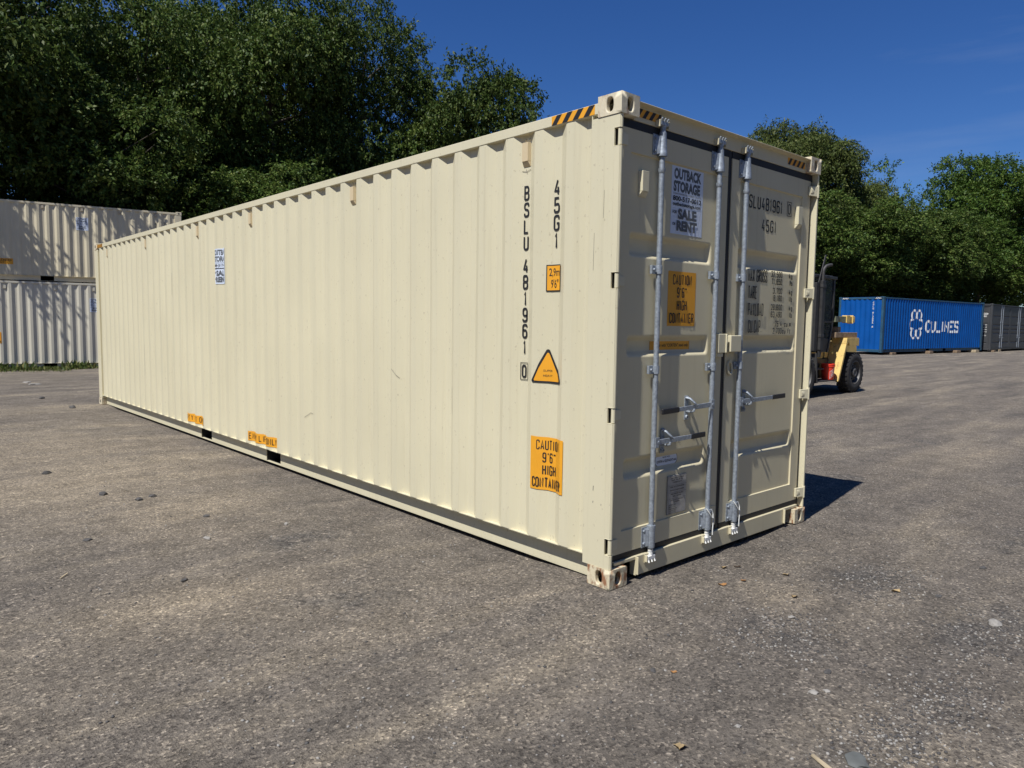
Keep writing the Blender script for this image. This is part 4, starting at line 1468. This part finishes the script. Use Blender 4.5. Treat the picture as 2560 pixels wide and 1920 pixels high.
    m.tube([(-.60, .02, 2.50), (-.60, .02, 2.70), (-.585, .01, 2.76), (-.54, -.01, 2.815), (-.46, -.04, 2.84), (-.40, -.06, 2.845)], .034, 12)
    m.build('exhaust_pipe', FGREY, root)
    MB().hexa([(-.76, .03, 2.47), (-.70, .03, 2.47), (-.70, .045, 2.47), (-.76, .045, 2.47)], [(-.55, .01, 3.05), (-.49, .01, 3.06), (-.49, .025, 3.06), (-.55, .025, 3.05)]).build('marker_bar', FGREY, root)
    # side arm with bracket
    MB().box(.192, .72, .06, .14, 1.63, 1.76).build('side_arm', mat('olive_steel', (.20, .21, .13), .6, var=.35, vscale=9), root, bevel=.006)
    m = MB()
    m.box(.7205, .90, .04, .16, 1.615, 1.785)
    m.box(.9005, 1.17, .05, .15, 1.625, 1.765)
    m.box(1.02, 1.05, .03, .17, 1.60, 1.79)
    m.build('arm_bracket', FY, root, bevel=.008)
    # mast and forks (mostly hidden by the container)
    for b in (.38, 1.13):
        MB().box(-2.02, -1.90, b, b + .14, .10, 3.1).build('mast_rail', FDARK, root, bevel=.008)
    for h in (.3, 1.6, 2.98):
        MB().box(-2.0, -1.92, .521, 1.129, h, h + .1).build('mast_crossbar', FDARK, root)
    for b in (.45, 1.02):
        m = MB()
        m.box(-2.10, -2.05, b, b + .14, .08, .7)
        m.box(-3.2, -2.101, b, b + .14, .08, .13)
        m.build('fork', FGREY, root)
    return root
forklift()

def on_fork(a, b, h):
    return (13.443 + 1.04 * a, 4.789 + 1.04 * b, .015 + 1.04 * h)
def bucket():
    o = empty('bucket', on_fork(.06, .12, .346))
    tag(o, 'orange-red plastic bucket with white print on the forklift step', 'bucket')
    m = MB()
    m.lathe([(0, 0), (.125, 0), (.130, .01), (.145, .30), (.156, .30), (.156, .315), (.147, .318), (.158, .335), (.158, .35), (.149, .352), (.150, .37), (.143, .37), (.122, .012), (0, .012)], (0, 0, 0), (0, 0, 1), 32)
    m.build('body', BUCKETRED, o)
    d = Decal([WHITEPAINT])
    d.stroke([(0, 0), (.16, 0), (.16, .16), (0, .16), (0, 0)], .010, 0)
    for k, t in enumerate(('THE', 'HOME', 'DEPOT')):
        d.font(t, .03, .108 - k * .042, .05 + .03 * len(t) * .55 + .02, .138 - k * .042, 0, .03)
    def fn(s, t, lf):
        ca = .7071
        u, v = (s - .08) * ca - (t - .08) * ca * .0, (t - .08) + (s - .08) * .55
        an = R(-112) + u / .14
        z = .155 + v
        r = .130 + z * .05 + .001 + lf
        return (r * math.cos(an), r * math.sin(an), z)
    d.build('print', fn, o, [0.02 * k for k in range(1, 8)])
    m = MB()
    m.tube([(.155 * math.cos(R(a)), .155 * math.sin(R(a)) * .25 - .02, .30 + .155 * math.sin(R(a)) * .75) for a in range(0, 181, 12)], .004, 6)
    m.build('handle', FGREY, o)
bucket()
def timber(loc, lx, ly, lz, rz, label):
    m = MB()
    m.box(-lx / 2, lx / 2, -ly / 2, ly / 2, 0, lz)
    o = m.build('timber', WOODW, None, bevel=.01)
    o.location = loc
    o.rotation_euler = (0, 0, rz)
    tag(o, label, 'timber', 'timber offcuts on the forklift')
timber(on_fork(.80, .17, 1.277), 1.0, .24, .125, R(-4), 'long weathered timber lying on the forklift mudguard')
timber(on_fork(.52, .20, 1.404), .30, .18, .125, R(14), 'short timber block on top of the long timber on the forklift')

# ============================================================ TREES
def leaves_to_mesh(name, p, d, n, ln, wd, material):
    side = np.cross(d, n)
    side /= np.linalg.norm(side, axis=1, keepdims=True) + 1e-9
    nn = np.cross(side, d)
    N = len(p)
    co = np.empty((N, 4, 3), np.float32)
    mid = p + d * (ln * .45)[:, None]
    co[:, 0] = p
    co[:, 1] = mid + side * (wd * .5)[:, None] + nn * (wd * .16)[:, None]
    co[:, 2] = p + d * ln[:, None] - nn * (ln * .10)[:, None]
    co[:, 3] = mid - side * (wd * .5)[:, None] + nn * (wd * .16)[:, None]
    me = bpy.data.meshes.new(name)
    me.vertices.add(N * 4)
    me.vertices.foreach_set('co', co.ravel())
    me.loops.add(N * 4)
    me.loops.foreach_set('vertex_index', np.arange(N * 4, dtype=np.int32))
    me.polygons.add(N)
    me.polygons.foreach_set('loop_start', np.arange(0, N * 4, 4, dtype=np.int32))
    me.materials.append(material)
    me.update(calc_edges=True)
    return me

def unit(a):
    return a / (np.linalg.norm(a, axis=1, keepdims=True) + 1e-9)

def make_tree(name, seed, rx, rz, zc, nlobe, nspray, nleaf, leaf, material, droop=.5, lobe_r=.30, trunk_r=.22, inner=.35, sparse=0.0, aspect=.5):
    rg = np.random.default_rng(seed)
    root = empty(name)
    dirs = unit(rg.normal(size=(nlobe, 3)))
    fr = rg.uniform(inner ** 3, 1, nlobe) ** (1 / 3)
    lr = rg.uniform(.7, 1.25, nlobe) * lobe_r * rx
    cen = dirs * fr[:, None] * np.array([rx, rx, rz]) * .82
    # narrow the foot of the crown a little, roughen the outline
    k = 1 - .28 * np.clip(-cen[:, 2] / rz, 0, 1)
    cen[:, 0] *= k
    cen[:, 1] *= k
    cen[:, 2] += zc
    # sprays
    sd = unit(rg.normal(size=(nlobe * nspray, 3)) + np.repeat(dirs, nspray, 0) * .55 + np.array([0, 0, .25]))
    sc = np.repeat(cen, nspray, 0) + sd * (np.repeat(lr, nspray) * rg.uniform(.70, 1.08, nlobe * nspray))[:, None] * np.array([1, 1, .8])
    ax = unit(sd + rg.normal(size=sd.shape) * .35 - np.array([0, 0, droop]))
    if sparse:
        keep = rg.random(len(sc)) > sparse
        sc, ax, sd = sc[keep], ax[keep], sd[keep]
    S = len(sc)
    slen = rg.uniform(.25, .55, S) * (leaf / .13)
    t = rg.random((S, nleaf))
    p = sc[:, None] + ax[:, None] * (t * slen[:, None])[..., None] + rg.normal(size=(S, nleaf, 3)) * .05 * (leaf / .13)
    d = unit((ax[:, None] * .8 + rg.normal(size=(S, nleaf, 3)) * .75 - np.array([0, 0, droop * .5])).reshape(-1, 3))
    nrm = unit(rg.normal(size=d.shape) * .8 + np.repeat(sd, nleaf, 0) * .5 + np.array([0, 0, .7]))
    ln = leaf * rg.uniform(.7, 1.3, len(d))
    me = leaves_to_mesh('crown', p.reshape(-1, 3), d, nrm, ln, ln * aspect * rg.uniform(.85, 1.15, len(d)), material)
    o = bpy.data.objects.new('crown', me)
    COL.objects.link(o)
    o.parent = root
    m = MB()
    top = zc + rz * .35
    wob = [(rg.normal() * .05 * rx * i / 5, rg.normal() * .05 * rx * i / 5) for i in range(7)]
    tp = [(wob[i][0], wob[i][1], -.1 + top * i / 6) for i in range(7)]
    m.tube(tp, [trunk_r * (1.25 if i == 0 else 1 - .13 * i) for i in range(7)], 9)
    for i in rg.choice(nlobe, min(nlobe, 20), replace=False):
        c = cen[i]
        z0 = max(.22 * zc, min(c[2] - .35 * np.hypot(c[0], c[1]) - .4, top * .95))
        f = z0 / top * 6
        i0 = min(int(f), 5)
        b = np.array(tp[i0]) * (1 - f + i0) + np.array(tp[i0 + 1]) * (f - i0) if f >= 0 else np.array(tp[0])
        b[2] = z0
        mid = b * .45 + c * .55 + np.array([0, 0, -.12 * rx * rg.random()])
        r = trunk_r * (.42 - .2 * z0 / (top + .1))
        m.tube([tuple(b), tuple(mid), tuple(c)], [r, r * .6, r * .18], 6)
    m.build('trunk', BARK, root, smooth=60)
    return root

def copy_tree(src):
    r = src.copy()
    COL.objects.link(r)
    for ch in src.children:
        c = ch.copy()
        COL.objects.link(c)
        c.parent = r
    return r
T = {
    'tall': make_tree('broadleaf_tree', 11, 4.6, 7.2, 9.4, 62, 84, 17, .155, LEAF_A, .55, .29, .26),
    'tall2': make_tree('broadleaf_tree', 12, 4.3, 6.6, 9.0, 58, 84, 17, .160, LEAF_A, .7, .30, .24),
    'mid': make_tree('broadleaf_tree', 13, 3.3, 4.6, 7.6, 36, 92, 17, .150, LEAF_A, .6, .34, .20),
    'dome': make_tree('dome_tree', 14, 4.4, 5.6, 8.6, 150, 56, 15, .185, LEAF_B, 1.1, .26, .24, inner=.72, aspect=.36),
    'fresh': make_tree('broadleaf_tree', 15, 4.0, 4.8, 8.8, 46, 92, 17, .170, LEAF_C, .35, .33, .22),
    'bush': make_tree('leafy_shrub', 16, 2.7, 2.5, 2.5, 34, 60, 17, .150, LEAF_A, .4, .36, .08),
    'sapling': make_tree('young_tree', 17, 2.0, 4.2, 6.6, 26, 20, 15, .165, LEAF_C, .3, .34, .09, sparse=.25),
}
used = set()
def tree(kind, x, y, sx, sz, rz, name, label, group):
    r = T[kind] if kind not in used else copy_tree(T[kind])
    used.add(kind)
    r.name = name
    r.location = (x, y, gz(x, y))
    r.rotation_euler = (0, 0, R(rz))
    r.scale = (sx, sx, sz)
    tag(r, label, 'shrub' if 'shrub' in name else 'tree', group)
GL_, GR_ = 'trees behind the stacked containers', 'trees behind the blue container'
B = 'broadleaf_tree'
tree('tall', -8.5, 30.5, 1.15, 1.08, 20, B, 'tall broadleaf tree at the far left whose shadow dapples the tan container', GL_)
tree('tall2', -1.0, 29.4, 1.12, 1.22, 75, B, 'tall tree whose boughs hang over the left part of the tan container', GL_)
tree('mid', 3.5, 28.3, 1.05, 1.0, 10, B, 'lower tree whose leaves droop over the top rail of the tan container', GL_)
tree('tall', 6.8, 32.6, 1.0, 1.10, 140, B, 'tall tree rising behind the right end of the tan container', GL_)
tree('tall2', 11.6, 30.0, 1.02, 1.12, 200, B, 'tall broad tree in the middle of the left tree line', GL_)
tree('tall', 15.6, 29.6, .86, 1.16, 260, B, 'tall tree forming the right shoulder of the left tree mass', GL_)
tree('mid', 20.0, 25.2, .98, 1.25, 130, B, 'smaller rounded tree standing apart against the sky at the right of the left tree line', GL_)
tree('mid', 17.9, 27.0, .85, 1.02, 40, B, 'low tree filling the gap beside the rounded tree', GL_)
tree('mid', 14.2, 26.3, .9, .72, 310, B, 'low leafy tree just above the roof line of the cream container', GL_)
tree('mid', 9.4, 28.2, .95, .75, 230, B, 'short leafy tree in front of the left tree line', GL_)
tree('tall2', -12.5, 38.0, 1.2, 1.3, 300, B, 'tall tree in the back row at the far left', GL_)
tree('tall', -4.0, 39.5, 1.15, 1.3, 50, B, 'tall back-row tree behind the left boughs', GL_)
tree('tall2', 3.8, 39.0, 1.15, 1.28, 10, B, 'tall back-row tree behind the tan container', GL_)
tree('tall', 12.0, 37.0, 1.1, 1.28, 90, B, 'tall back-row tree behind the middle of the left tree line', GL_)
tree('bush', -3.5, 32.6, 1.3, 1.2, 0, 'leafy_shrub', 'dark shrub in the shade behind the left half of the stack', GL_)
tree('bush', 8.4, 32.0, 1.4, 1.5, 80, 'leafy_shrub', 'dark shrub in the shade off the right end of the stack', GL_)
tree('bush', 12.8, 30.0, 1.4, 1.5, 150, 'leafy_shrub', 'shaded shrub at the foot of the left tree line', GL_)
tree('bush', 18.4, 28.4, 1.4, 1.5, 220, 'leafy_shrub', 'shaded shrub below the rounded tree', GL_)
# right
tree('dome', 46.8, 23.4, 1.16, 1.13, 0, 'dome_tree', 'dense dome-shaped tree with narrow drooping leaves above the container doors', GR_)
tree('dome', 52.6, 20.6, .82, .86, 120, 'dome_tree', 'lower narrow-leaved tree on the right flank of the dome-shaped tree', GR_)
tree('sapling', 56.0, 20.3, 1.1, 1.32, 0, 'young_tree', 'thin airy young tree rising against the sky between the larger trees', GR_)
tree('sapling', 59.3, 18.8, 1.0, 1.12, 100, 'young_tree', 'second thin young tree, nearer the big tree on the right', GR_)
tree('fresh', 65.4, 16.6, 1.10, 1.18, 0, B, 'big bright green tree at the right edge of the picture', GR_)
tree('tall2', 57.2, 20.4, .95, .66, 30, B, 'olive tree in the middle of the right tree line', GR_)
tree('tall', 61.0, 20.0, .95, .70, 200, B, 'mid-green tree left of the big bright tree', GR_)
tree('fresh', 71.5, 15.5, 1.0, 1.0, 90, B, 'bright green tree half cut off by the right picture edge', GR_)
tree('mid', 42.4, 20.6, 1.25, .92, 70, B, 'leafy tree behind the left end of the blue container', GR_)
tree('mid', 48.4, 18.8, 1.25, .90, 170, B, 'leafy tree above the middle of the blue container', GR_)
tree('mid', 54.4, 17.6, 1.3, .92, 250, B, 'leafy tree above the right end of the blue container', GR_)
tree('fresh', 60.2, 17.2, .95, .78, 200, B, 'pale green tree low above the dark grey container', GR_)
tree('mid', 66.0, 16.6, 1.3, .80, 330, B, 'leafy tree above the right part of the dark grey container', GR_)
for i, (x, y, rz, lab) in enumerate(((39.5, 22.6, 0, 'shrub behind the forklift cab, left of the blue container'), (44.8, 22.6, 90, 'shrub behind the left half of the blue container'), (50.6, 21.2, 200, 'shrub behind the gap between blue and grey containers'), (56.8, 20.4, 300, 'shrub behind the middle of the dark grey container'), (62.5, 19.8, 30, 'shrub behind the far part of the dark grey container'), (35.5, 26.5, 140, 'shrub half hidden by the right edge of the cream container'))):
    tree('bush', x, y, 1.5, 1.35, rz, 'leafy_shrub', lab, GR_)
tree('tall', 40.5, 27.0, 1.1, .85, 10, B, 'tree hidden low behind the cream container doors', GR_)
tree('tall2', 52.0, 27.5, 1.3, .80, 210, B, 'back-row tree behind the dome-shaped tree', GR_)
tree('tall', 60.5, 25.5, 1.3, .80, 310, B, 'back-row tree behind the thin young trees', GR_)

# ============================================================ WEEDS, GRAVEL, LITTER
def weeds():
    rg = np.random.default_rng(5)
    pts = []
    th = R(78)
    o = np.array([5.57, 24.78])
    ly = np.array([-math.sin(th), math.cos(th)])
    lx = np.array([math.cos(th), math.sin(th)])
    clumps = [(s, -rg.uniform(.05, .5), 1) for s in rg.uniform(3.2, 7.5, 46)] + [(s, -rg.uniform(.4, 1.7), .55) for s in rg.uniform(3.6, 8.5, 60)] + [(s, -.15, .9) for s in rg.uniform(2.7, 3.3, 6)]
    P_, D_, LN = [], [], []
    for s, dpt, k in clumps:
        c = o + ly * s + lx * dpt
        n = int(45 * k)
        q = c + rg.normal(size=(n, 2)) * .15
        for x, y in q:
            P_.append((x, y, gz(x, y)))
        D_.append(unit(np.concatenate([rg.normal(size=(n, 2)) * .5, np.ones((n, 1))], 1)))
        LN.append(rg.uniform(.03, .13 if rg.random() > .2 else .30, n) * (k + .15))
    P_, D_, LN = np.array(P_), np.concatenate(D_), np.concatenate(LN)
    nrm = unit(rg.normal(size=D_.shape) + np.array([0, -.6, .4]))
    me = leaves_to_mesh('weeds', P_, D_, nrm, LN, LN * .28, GRASS)
    ob = bpy.data.objects.new('weeds', me)
    COL.objects.link(ob)
    tag(ob, 'green and yellowing weeds along the foot of the stacked containers', 'weeds', kind='stuff')
weeds()

def rock_template(seed, n=1):
    bm = bmesh.new()
    bmesh.ops.create_icosphere(bm, subdivisions=n, radius=1)
    for v in bm.verts:
        v.co *= 1 + .5 * mnoise.noise(v.co * 1.3 + Vector((seed * 3.1, 0, 0)))
        v.co.z *= .62
    vs = np.array([v.co[:] for v in bm.verts])
    fs = [tuple(v.index for v in f.verts) for f in bm.faces]
    bm.free()
    return vs, fs

def gravel():
    rg = np.random.default_rng(9)
    tv, tf = rock_template(1, 1)
    tf = np.array(tf, dtype=np.int32)
    for nm, mtl, n, lo, hi, lab in (('loose_gravel', STONE_L, 2600, .003, .0085, 'pale loose grit scattered over the yard'), ('loose_gravel', STONE_D, 3000, .003, .009, 'dark loose grit scattered over the yard')):
        PT = ((.25, -.95, .45, .3), (.12, -1.75, .35, .25), (1.05, -1.7, .6, .3), (-.42, -1.75, .35, .22), (1.45, -.95, .5, .3))
        xy = []
        while len(xy) < n:
            if rg.random() < .40:
                a, b, c, d = PT[rg.integers(len(PT))]
                x, y = a + rg.normal() * c * .5, b + rg.normal() * d * .5
            else:
                dist = 2.2 + 9 * rg.random() ** 1.6
                an = R(rg.uniform(2, 82))
                x, y = -3.27 + dist * math.cos(an), -2.74 + dist * math.sin(an)
            if -.03 < x < W + .03 and -.03 < y < L:
                continue
            xy.append((x, y))
        xy = np.array(xy)
        r = lo + (hi - lo) * rg.random(n) ** 3
        an = rg.random(n) * 6.283
        z = np.array([gz(x, y) for x, y in xy]) + r * .25
        ca, sa = np.cos(an), np.sin(an)
        X = (tv[None, :, 0] * ca[:, None] - tv[None, :, 1] * sa[:, None]) * (r * rg.uniform(.8, 1.3, n))[:, None] + xy[:, 0:1]
        Y = (tv[None, :, 0] * sa[:, None] + tv[None, :, 1] * ca[:, None]) * r[:, None] + xy[:, 1:2]
        Z = tv[None, :, 2] * r[:, None] + z[:, None]
        co = np.stack([X, Y, Z], -1).reshape(-1, 3).astype(np.float32)
        idx = (tf[None] + (np.arange(n) * len(tv))[:, None, None]).reshape(-1)
        me = bpy.data.meshes.new(nm)
        me.vertices.add(len(co))
        me.vertices.foreach_set('co', co.ravel())
        me.loops.add(len(idx))
        me.loops.foreach_set('vertex_index', idx.astype(np.int32))
        me.polygons.add(len(idx) // 3)
        me.polygons.foreach_set('loop_start', np.arange(0, len(idx), 3, dtype=np.int32))
        me.materials.append(mtl)
        me.update(calc_edges=True)
        ob = bpy.data.objects.new(nm, me)
        COL.objects.link(ob)
        tag(ob, lab, 'gravel', kind='stuff')
gravel()

def stone(x, y, r, m, label, flat=.6, rz=0, group=None):
    tv, tf = rock_template(x * 7 + y * 3, 2)
    mb = MB()
    mb.add([(v[0] * r * 1.25, v[1] * r * .9, v[2] * r * flat / .62) for v in tv], tf)
    o = mb.build('stone', m, None, smooth=28)
    o.location = (x, y, gz(x, y) + r * flat * .35)
    o.rotation_euler = (0, 0, rz)
    tag(o, label, 'stone', group)
for x, y, r, lab in ((-1.89, 5.82, .040, 'dark stone farthest left on the dusty ground before the cream container'), (-1.68, 4.5, .040, 'rounded dark stone alone left of the close pair of dark stones'),
                     (-1.49, 4.09, .032, 'left one of the close pair of dark stones on the open yard'), (-1.36, 4.16, .030, 'right one of the close pair of dark stones on the open yard'),
                     (-1.23, 3.18, .024, 'flat dark chip nearer the camera than the pair of dark stones'), (-2.1, 3.07, .022, 'small dark pebble on the left, above the pale twig'),
                     (-1.85, 1.79, .020, 'small dark pebble lowest in the left foreground'), (-.64, 13.76, .05, 'dark lump of rubble near the far left corner of the cream container'),
                     (-.5, 11.83, .06, 'dark crumbled rubble just left of the far foot of the cream container')):
    stone(x, y, r, STONE_D, lab, .55, x * 3, 'dark stones left of the cream container')
for x, y, r, lab in ((-.23, -1.36, .017, 'pale pebble in the right foreground, larger of two side by side'), (-.17, -1.39, .012, 'pale pebble in the right foreground, smaller of two side by side'),
                     (.48, -.9, .016, 'pale pebble on the coarse dark gravel before the doors'), (-.73, -1.29, .012, 'tiny pale pebble near the bottom centre of the picture')):
    stone(x, y, r, STONE_L, lab, .6, x * 5, 'pale pebbles in the right foreground')
for x, y, r, lab in ((.01, -1.31, .017, 'round black pebble in the middle of the right foreground'), (-.59, -.77, .015, 'dark pebble just in front of the rusty near corner'),
                     (1.47, -1.31, .017, 'dark pebble right of the scattered leaves'), (2.28, -1.32, .020, 'dark pebble near the right edge level with the doors')):
    stone(x, y, r, STONE_D, lab, .6, x * 4, 'dark pebbles in the right foreground')
stone(1.25, -1.66, .036, STONE_L, 'largest pale stone near the right edge of the foreground', .5, .4)
stone(-.84, 2.56, .020, STONE_L, 'pinkish pale pebble near the bottom rail of the cream container', .6, 1)
stone(-1.44, 2.57, .022, STONE_L, 'pale pebble on the open yard left of the cream container', .6, 2)
stone(-.60, -1.70, .045, mat('grey_slate', (.115, .12, .112), .85, var=.2, vscale=20), 'flat grey-green stone at the bottom edge of the picture', .25, .6)
stone(-.08, 18.18, .10, STONE_L, 'pale flat scrap of rubble nearer the camera than its twin, beside the weeds', .25, .3)
stone(-.08, 19.18, .10, STONE_L, 'pale flat scrap of rubble close against the weeds', .25, 1.2)

def dry_leaf(x, y, s, rz, m, label):
    mb = MB()
    n = 7
    vs = []
    for k in range(n):
        t = k / (n - 1)
        w = math.sin(math.pi * (t * .92 + .04)) * .42 * (1 + .25 * math.sin(k * 2.4 + rz))
        vs += [(t - .5, -w, .12 + .16 * math.sin(t * 4 + rz)), (t - .5, 0, .02 + .10 * math.sin(t * 4 + rz)), (t - .5, w, .15 + .12 * math.cos(t * 3 + rz))]
    fs = []
    for k in range(n - 1):
        b = 3 * k
        fs += [(b, b + 3, b + 4, b + 1), (b + 1, b + 4, b + 5, b + 2)]
    mb.add([(a * s, b * s, c * s) for a, b, c in vs], fs)
    o = mb.build('dry_leaf', m, None, smooth=60, recalc=False)
    o.location = (x, y, gz(x, y) + .003)
    o.rotation_euler = (0, 0, rz)
    tag(o, label, 'leaf', 'dry leaves on the yard')
for a in ((.94, -.19, .055, .3, DRYLEAF2, 'tan dry leaf nearest the door sill'), (.79, -.42, .04, 1.1, DRYLEAF, 'orange dry leaf, right one of the close pair before the doors'),
          (.63, -.37, .05, 2.2, DRYLEAF, 'orange dry leaf, left one of the close pair before the doors'), (1.10, -.54, .05, .8, DRYLEAF2, 'tan dry leaf beyond the orange pair'),
          (1.36, -1.11, .06, 2.7, DRYLEAF2, 'tan dry leaf out on the dark gravel right of the doors'), (.78, -.76, .05, .1, DRYLEAF2, 'pale dry leaf on the dusty spot before the doors'),
          (-.53, -.84, .03, 1.9, DRYLEAF, 'tiny rust-brown leaf in front of the near corner'), (-1.02, -1.22, .055, .5, DRYLEAF2, 'tan dry leaf at the bottom centre right of the picture'),
          (1.02, -.24, .05, 1.5, mat('dark_leaf', (.06, .04, .025), .8), 'dark curled leaf beside the door sill')):
    dry_leaf(*a)
def splinter(p0, p1, w, m, name, label, cat):
    mb = MB()
    a, b = Vector((*p0, gz(*p0) + .004)), Vector((*p1, gz(*p1) + .010))
    d = (b - a).normalized()
    s_ = Vector((-d.y, d.x, 0)) * w
    u = Vector((0, 0, w * .6))
    mb.hexa([a - s_ * .5, a + s_ * .5, a + s_ * .4 + u, a - s_ * .4 + u], [b - s_ * .9, b + s_ * .6, b + s_ * .5 + u, b - s_ * .7 + u])
    o = mb.build(name, m, None)
    tag(o, label, cat)
splinter((-.70, -1.58), (-.745, -1.67), .012, WOODP, 'wood_chip', 'pale splinter of wood at the bottom edge of the picture', 'wood chip')
splinter((-2.41, 2.30), (-2.36, 2.36), .006, WOODP, 'twig', 'short pale twig on the dusty ground at the left', 'twig')

# ============================================================ UNSEEN TREE BELT ADDED TO BLOCK SKY LIGHT
def sky_blocking_belt():
    """tree belt added out of view to dim sky light and close the horizon"""
    rg = np.random.default_rng(21)
    pts = []
    path = [(-34, 34), (-38, 10), (-36, -12), (-22, -27), (0, -30), (24, -27), (48, -20), (70, -8)]
    c = []
    for (ax, ay), (bx, by) in zip(path[:-1], path[1:]):
        n = int(math.hypot(bx - ax, by - ay) / 2.0)
        for k in range(n):
            t = k / n
            for h in (2.5, 5.5, 8.5, 11.5, 14.0):
                c.append((ax + (bx - ax) * t + rg.normal() * 1.6, ay + (by - ay) * t + rg.normal() * 1.6, h + rg.normal() * .9))
    far = [(78, 0), (88, 16), (82, 34), (60, 44), (36, 46), (20, 47), (4, 52), (-16, 52), (-36, 36)]
    nf = len(c)
    for (ax, ay), (bx, by) in zip(far[:-1], far[1:]):
        k_ = int(math.hypot(bx - ax, by - ay) / 1.8)
        for k in range(k_):
            t = k / k_
            for h in (2.0, 4.2, 6.2):
                c.append((ax + (bx - ax) * t + rg.normal() * 1.4, ay + (by - ay) * t + rg.normal() * 1.4, h + rg.normal() * .8))
    c = np.array(c)
    n = 150
    dirs = unit(rg.normal(size=(len(c) * n, 3)))
    p = np.repeat(c, n, 0) + dirs * (rg.uniform(.8, 2.3, len(c) * n))[:, None]
    p[:, 2] = np.maximum(p[:, 2], .1)
    d = unit(rg.normal(size=p.shape) - np.array([0, 0, .3]))
    nr = unit(rg.normal(size=p.shape) * .8 + dirs + np.array([0, 0, .5]))
    ln = rg.uniform(.35, .7, len(p))
    me = leaves_to_mesh('sky_blocking_belt', p, d, nr, ln, ln * .6, LEAF_A)
    o = bpy.data.objects.new('sky_blocking_belt', me)
    COL.objects.link(o)
    tag(o, 'unseen belt of trees added around the yard to block sky light', 'sky_blocking_belt', kind='stuff')
sky_blocking_belt()
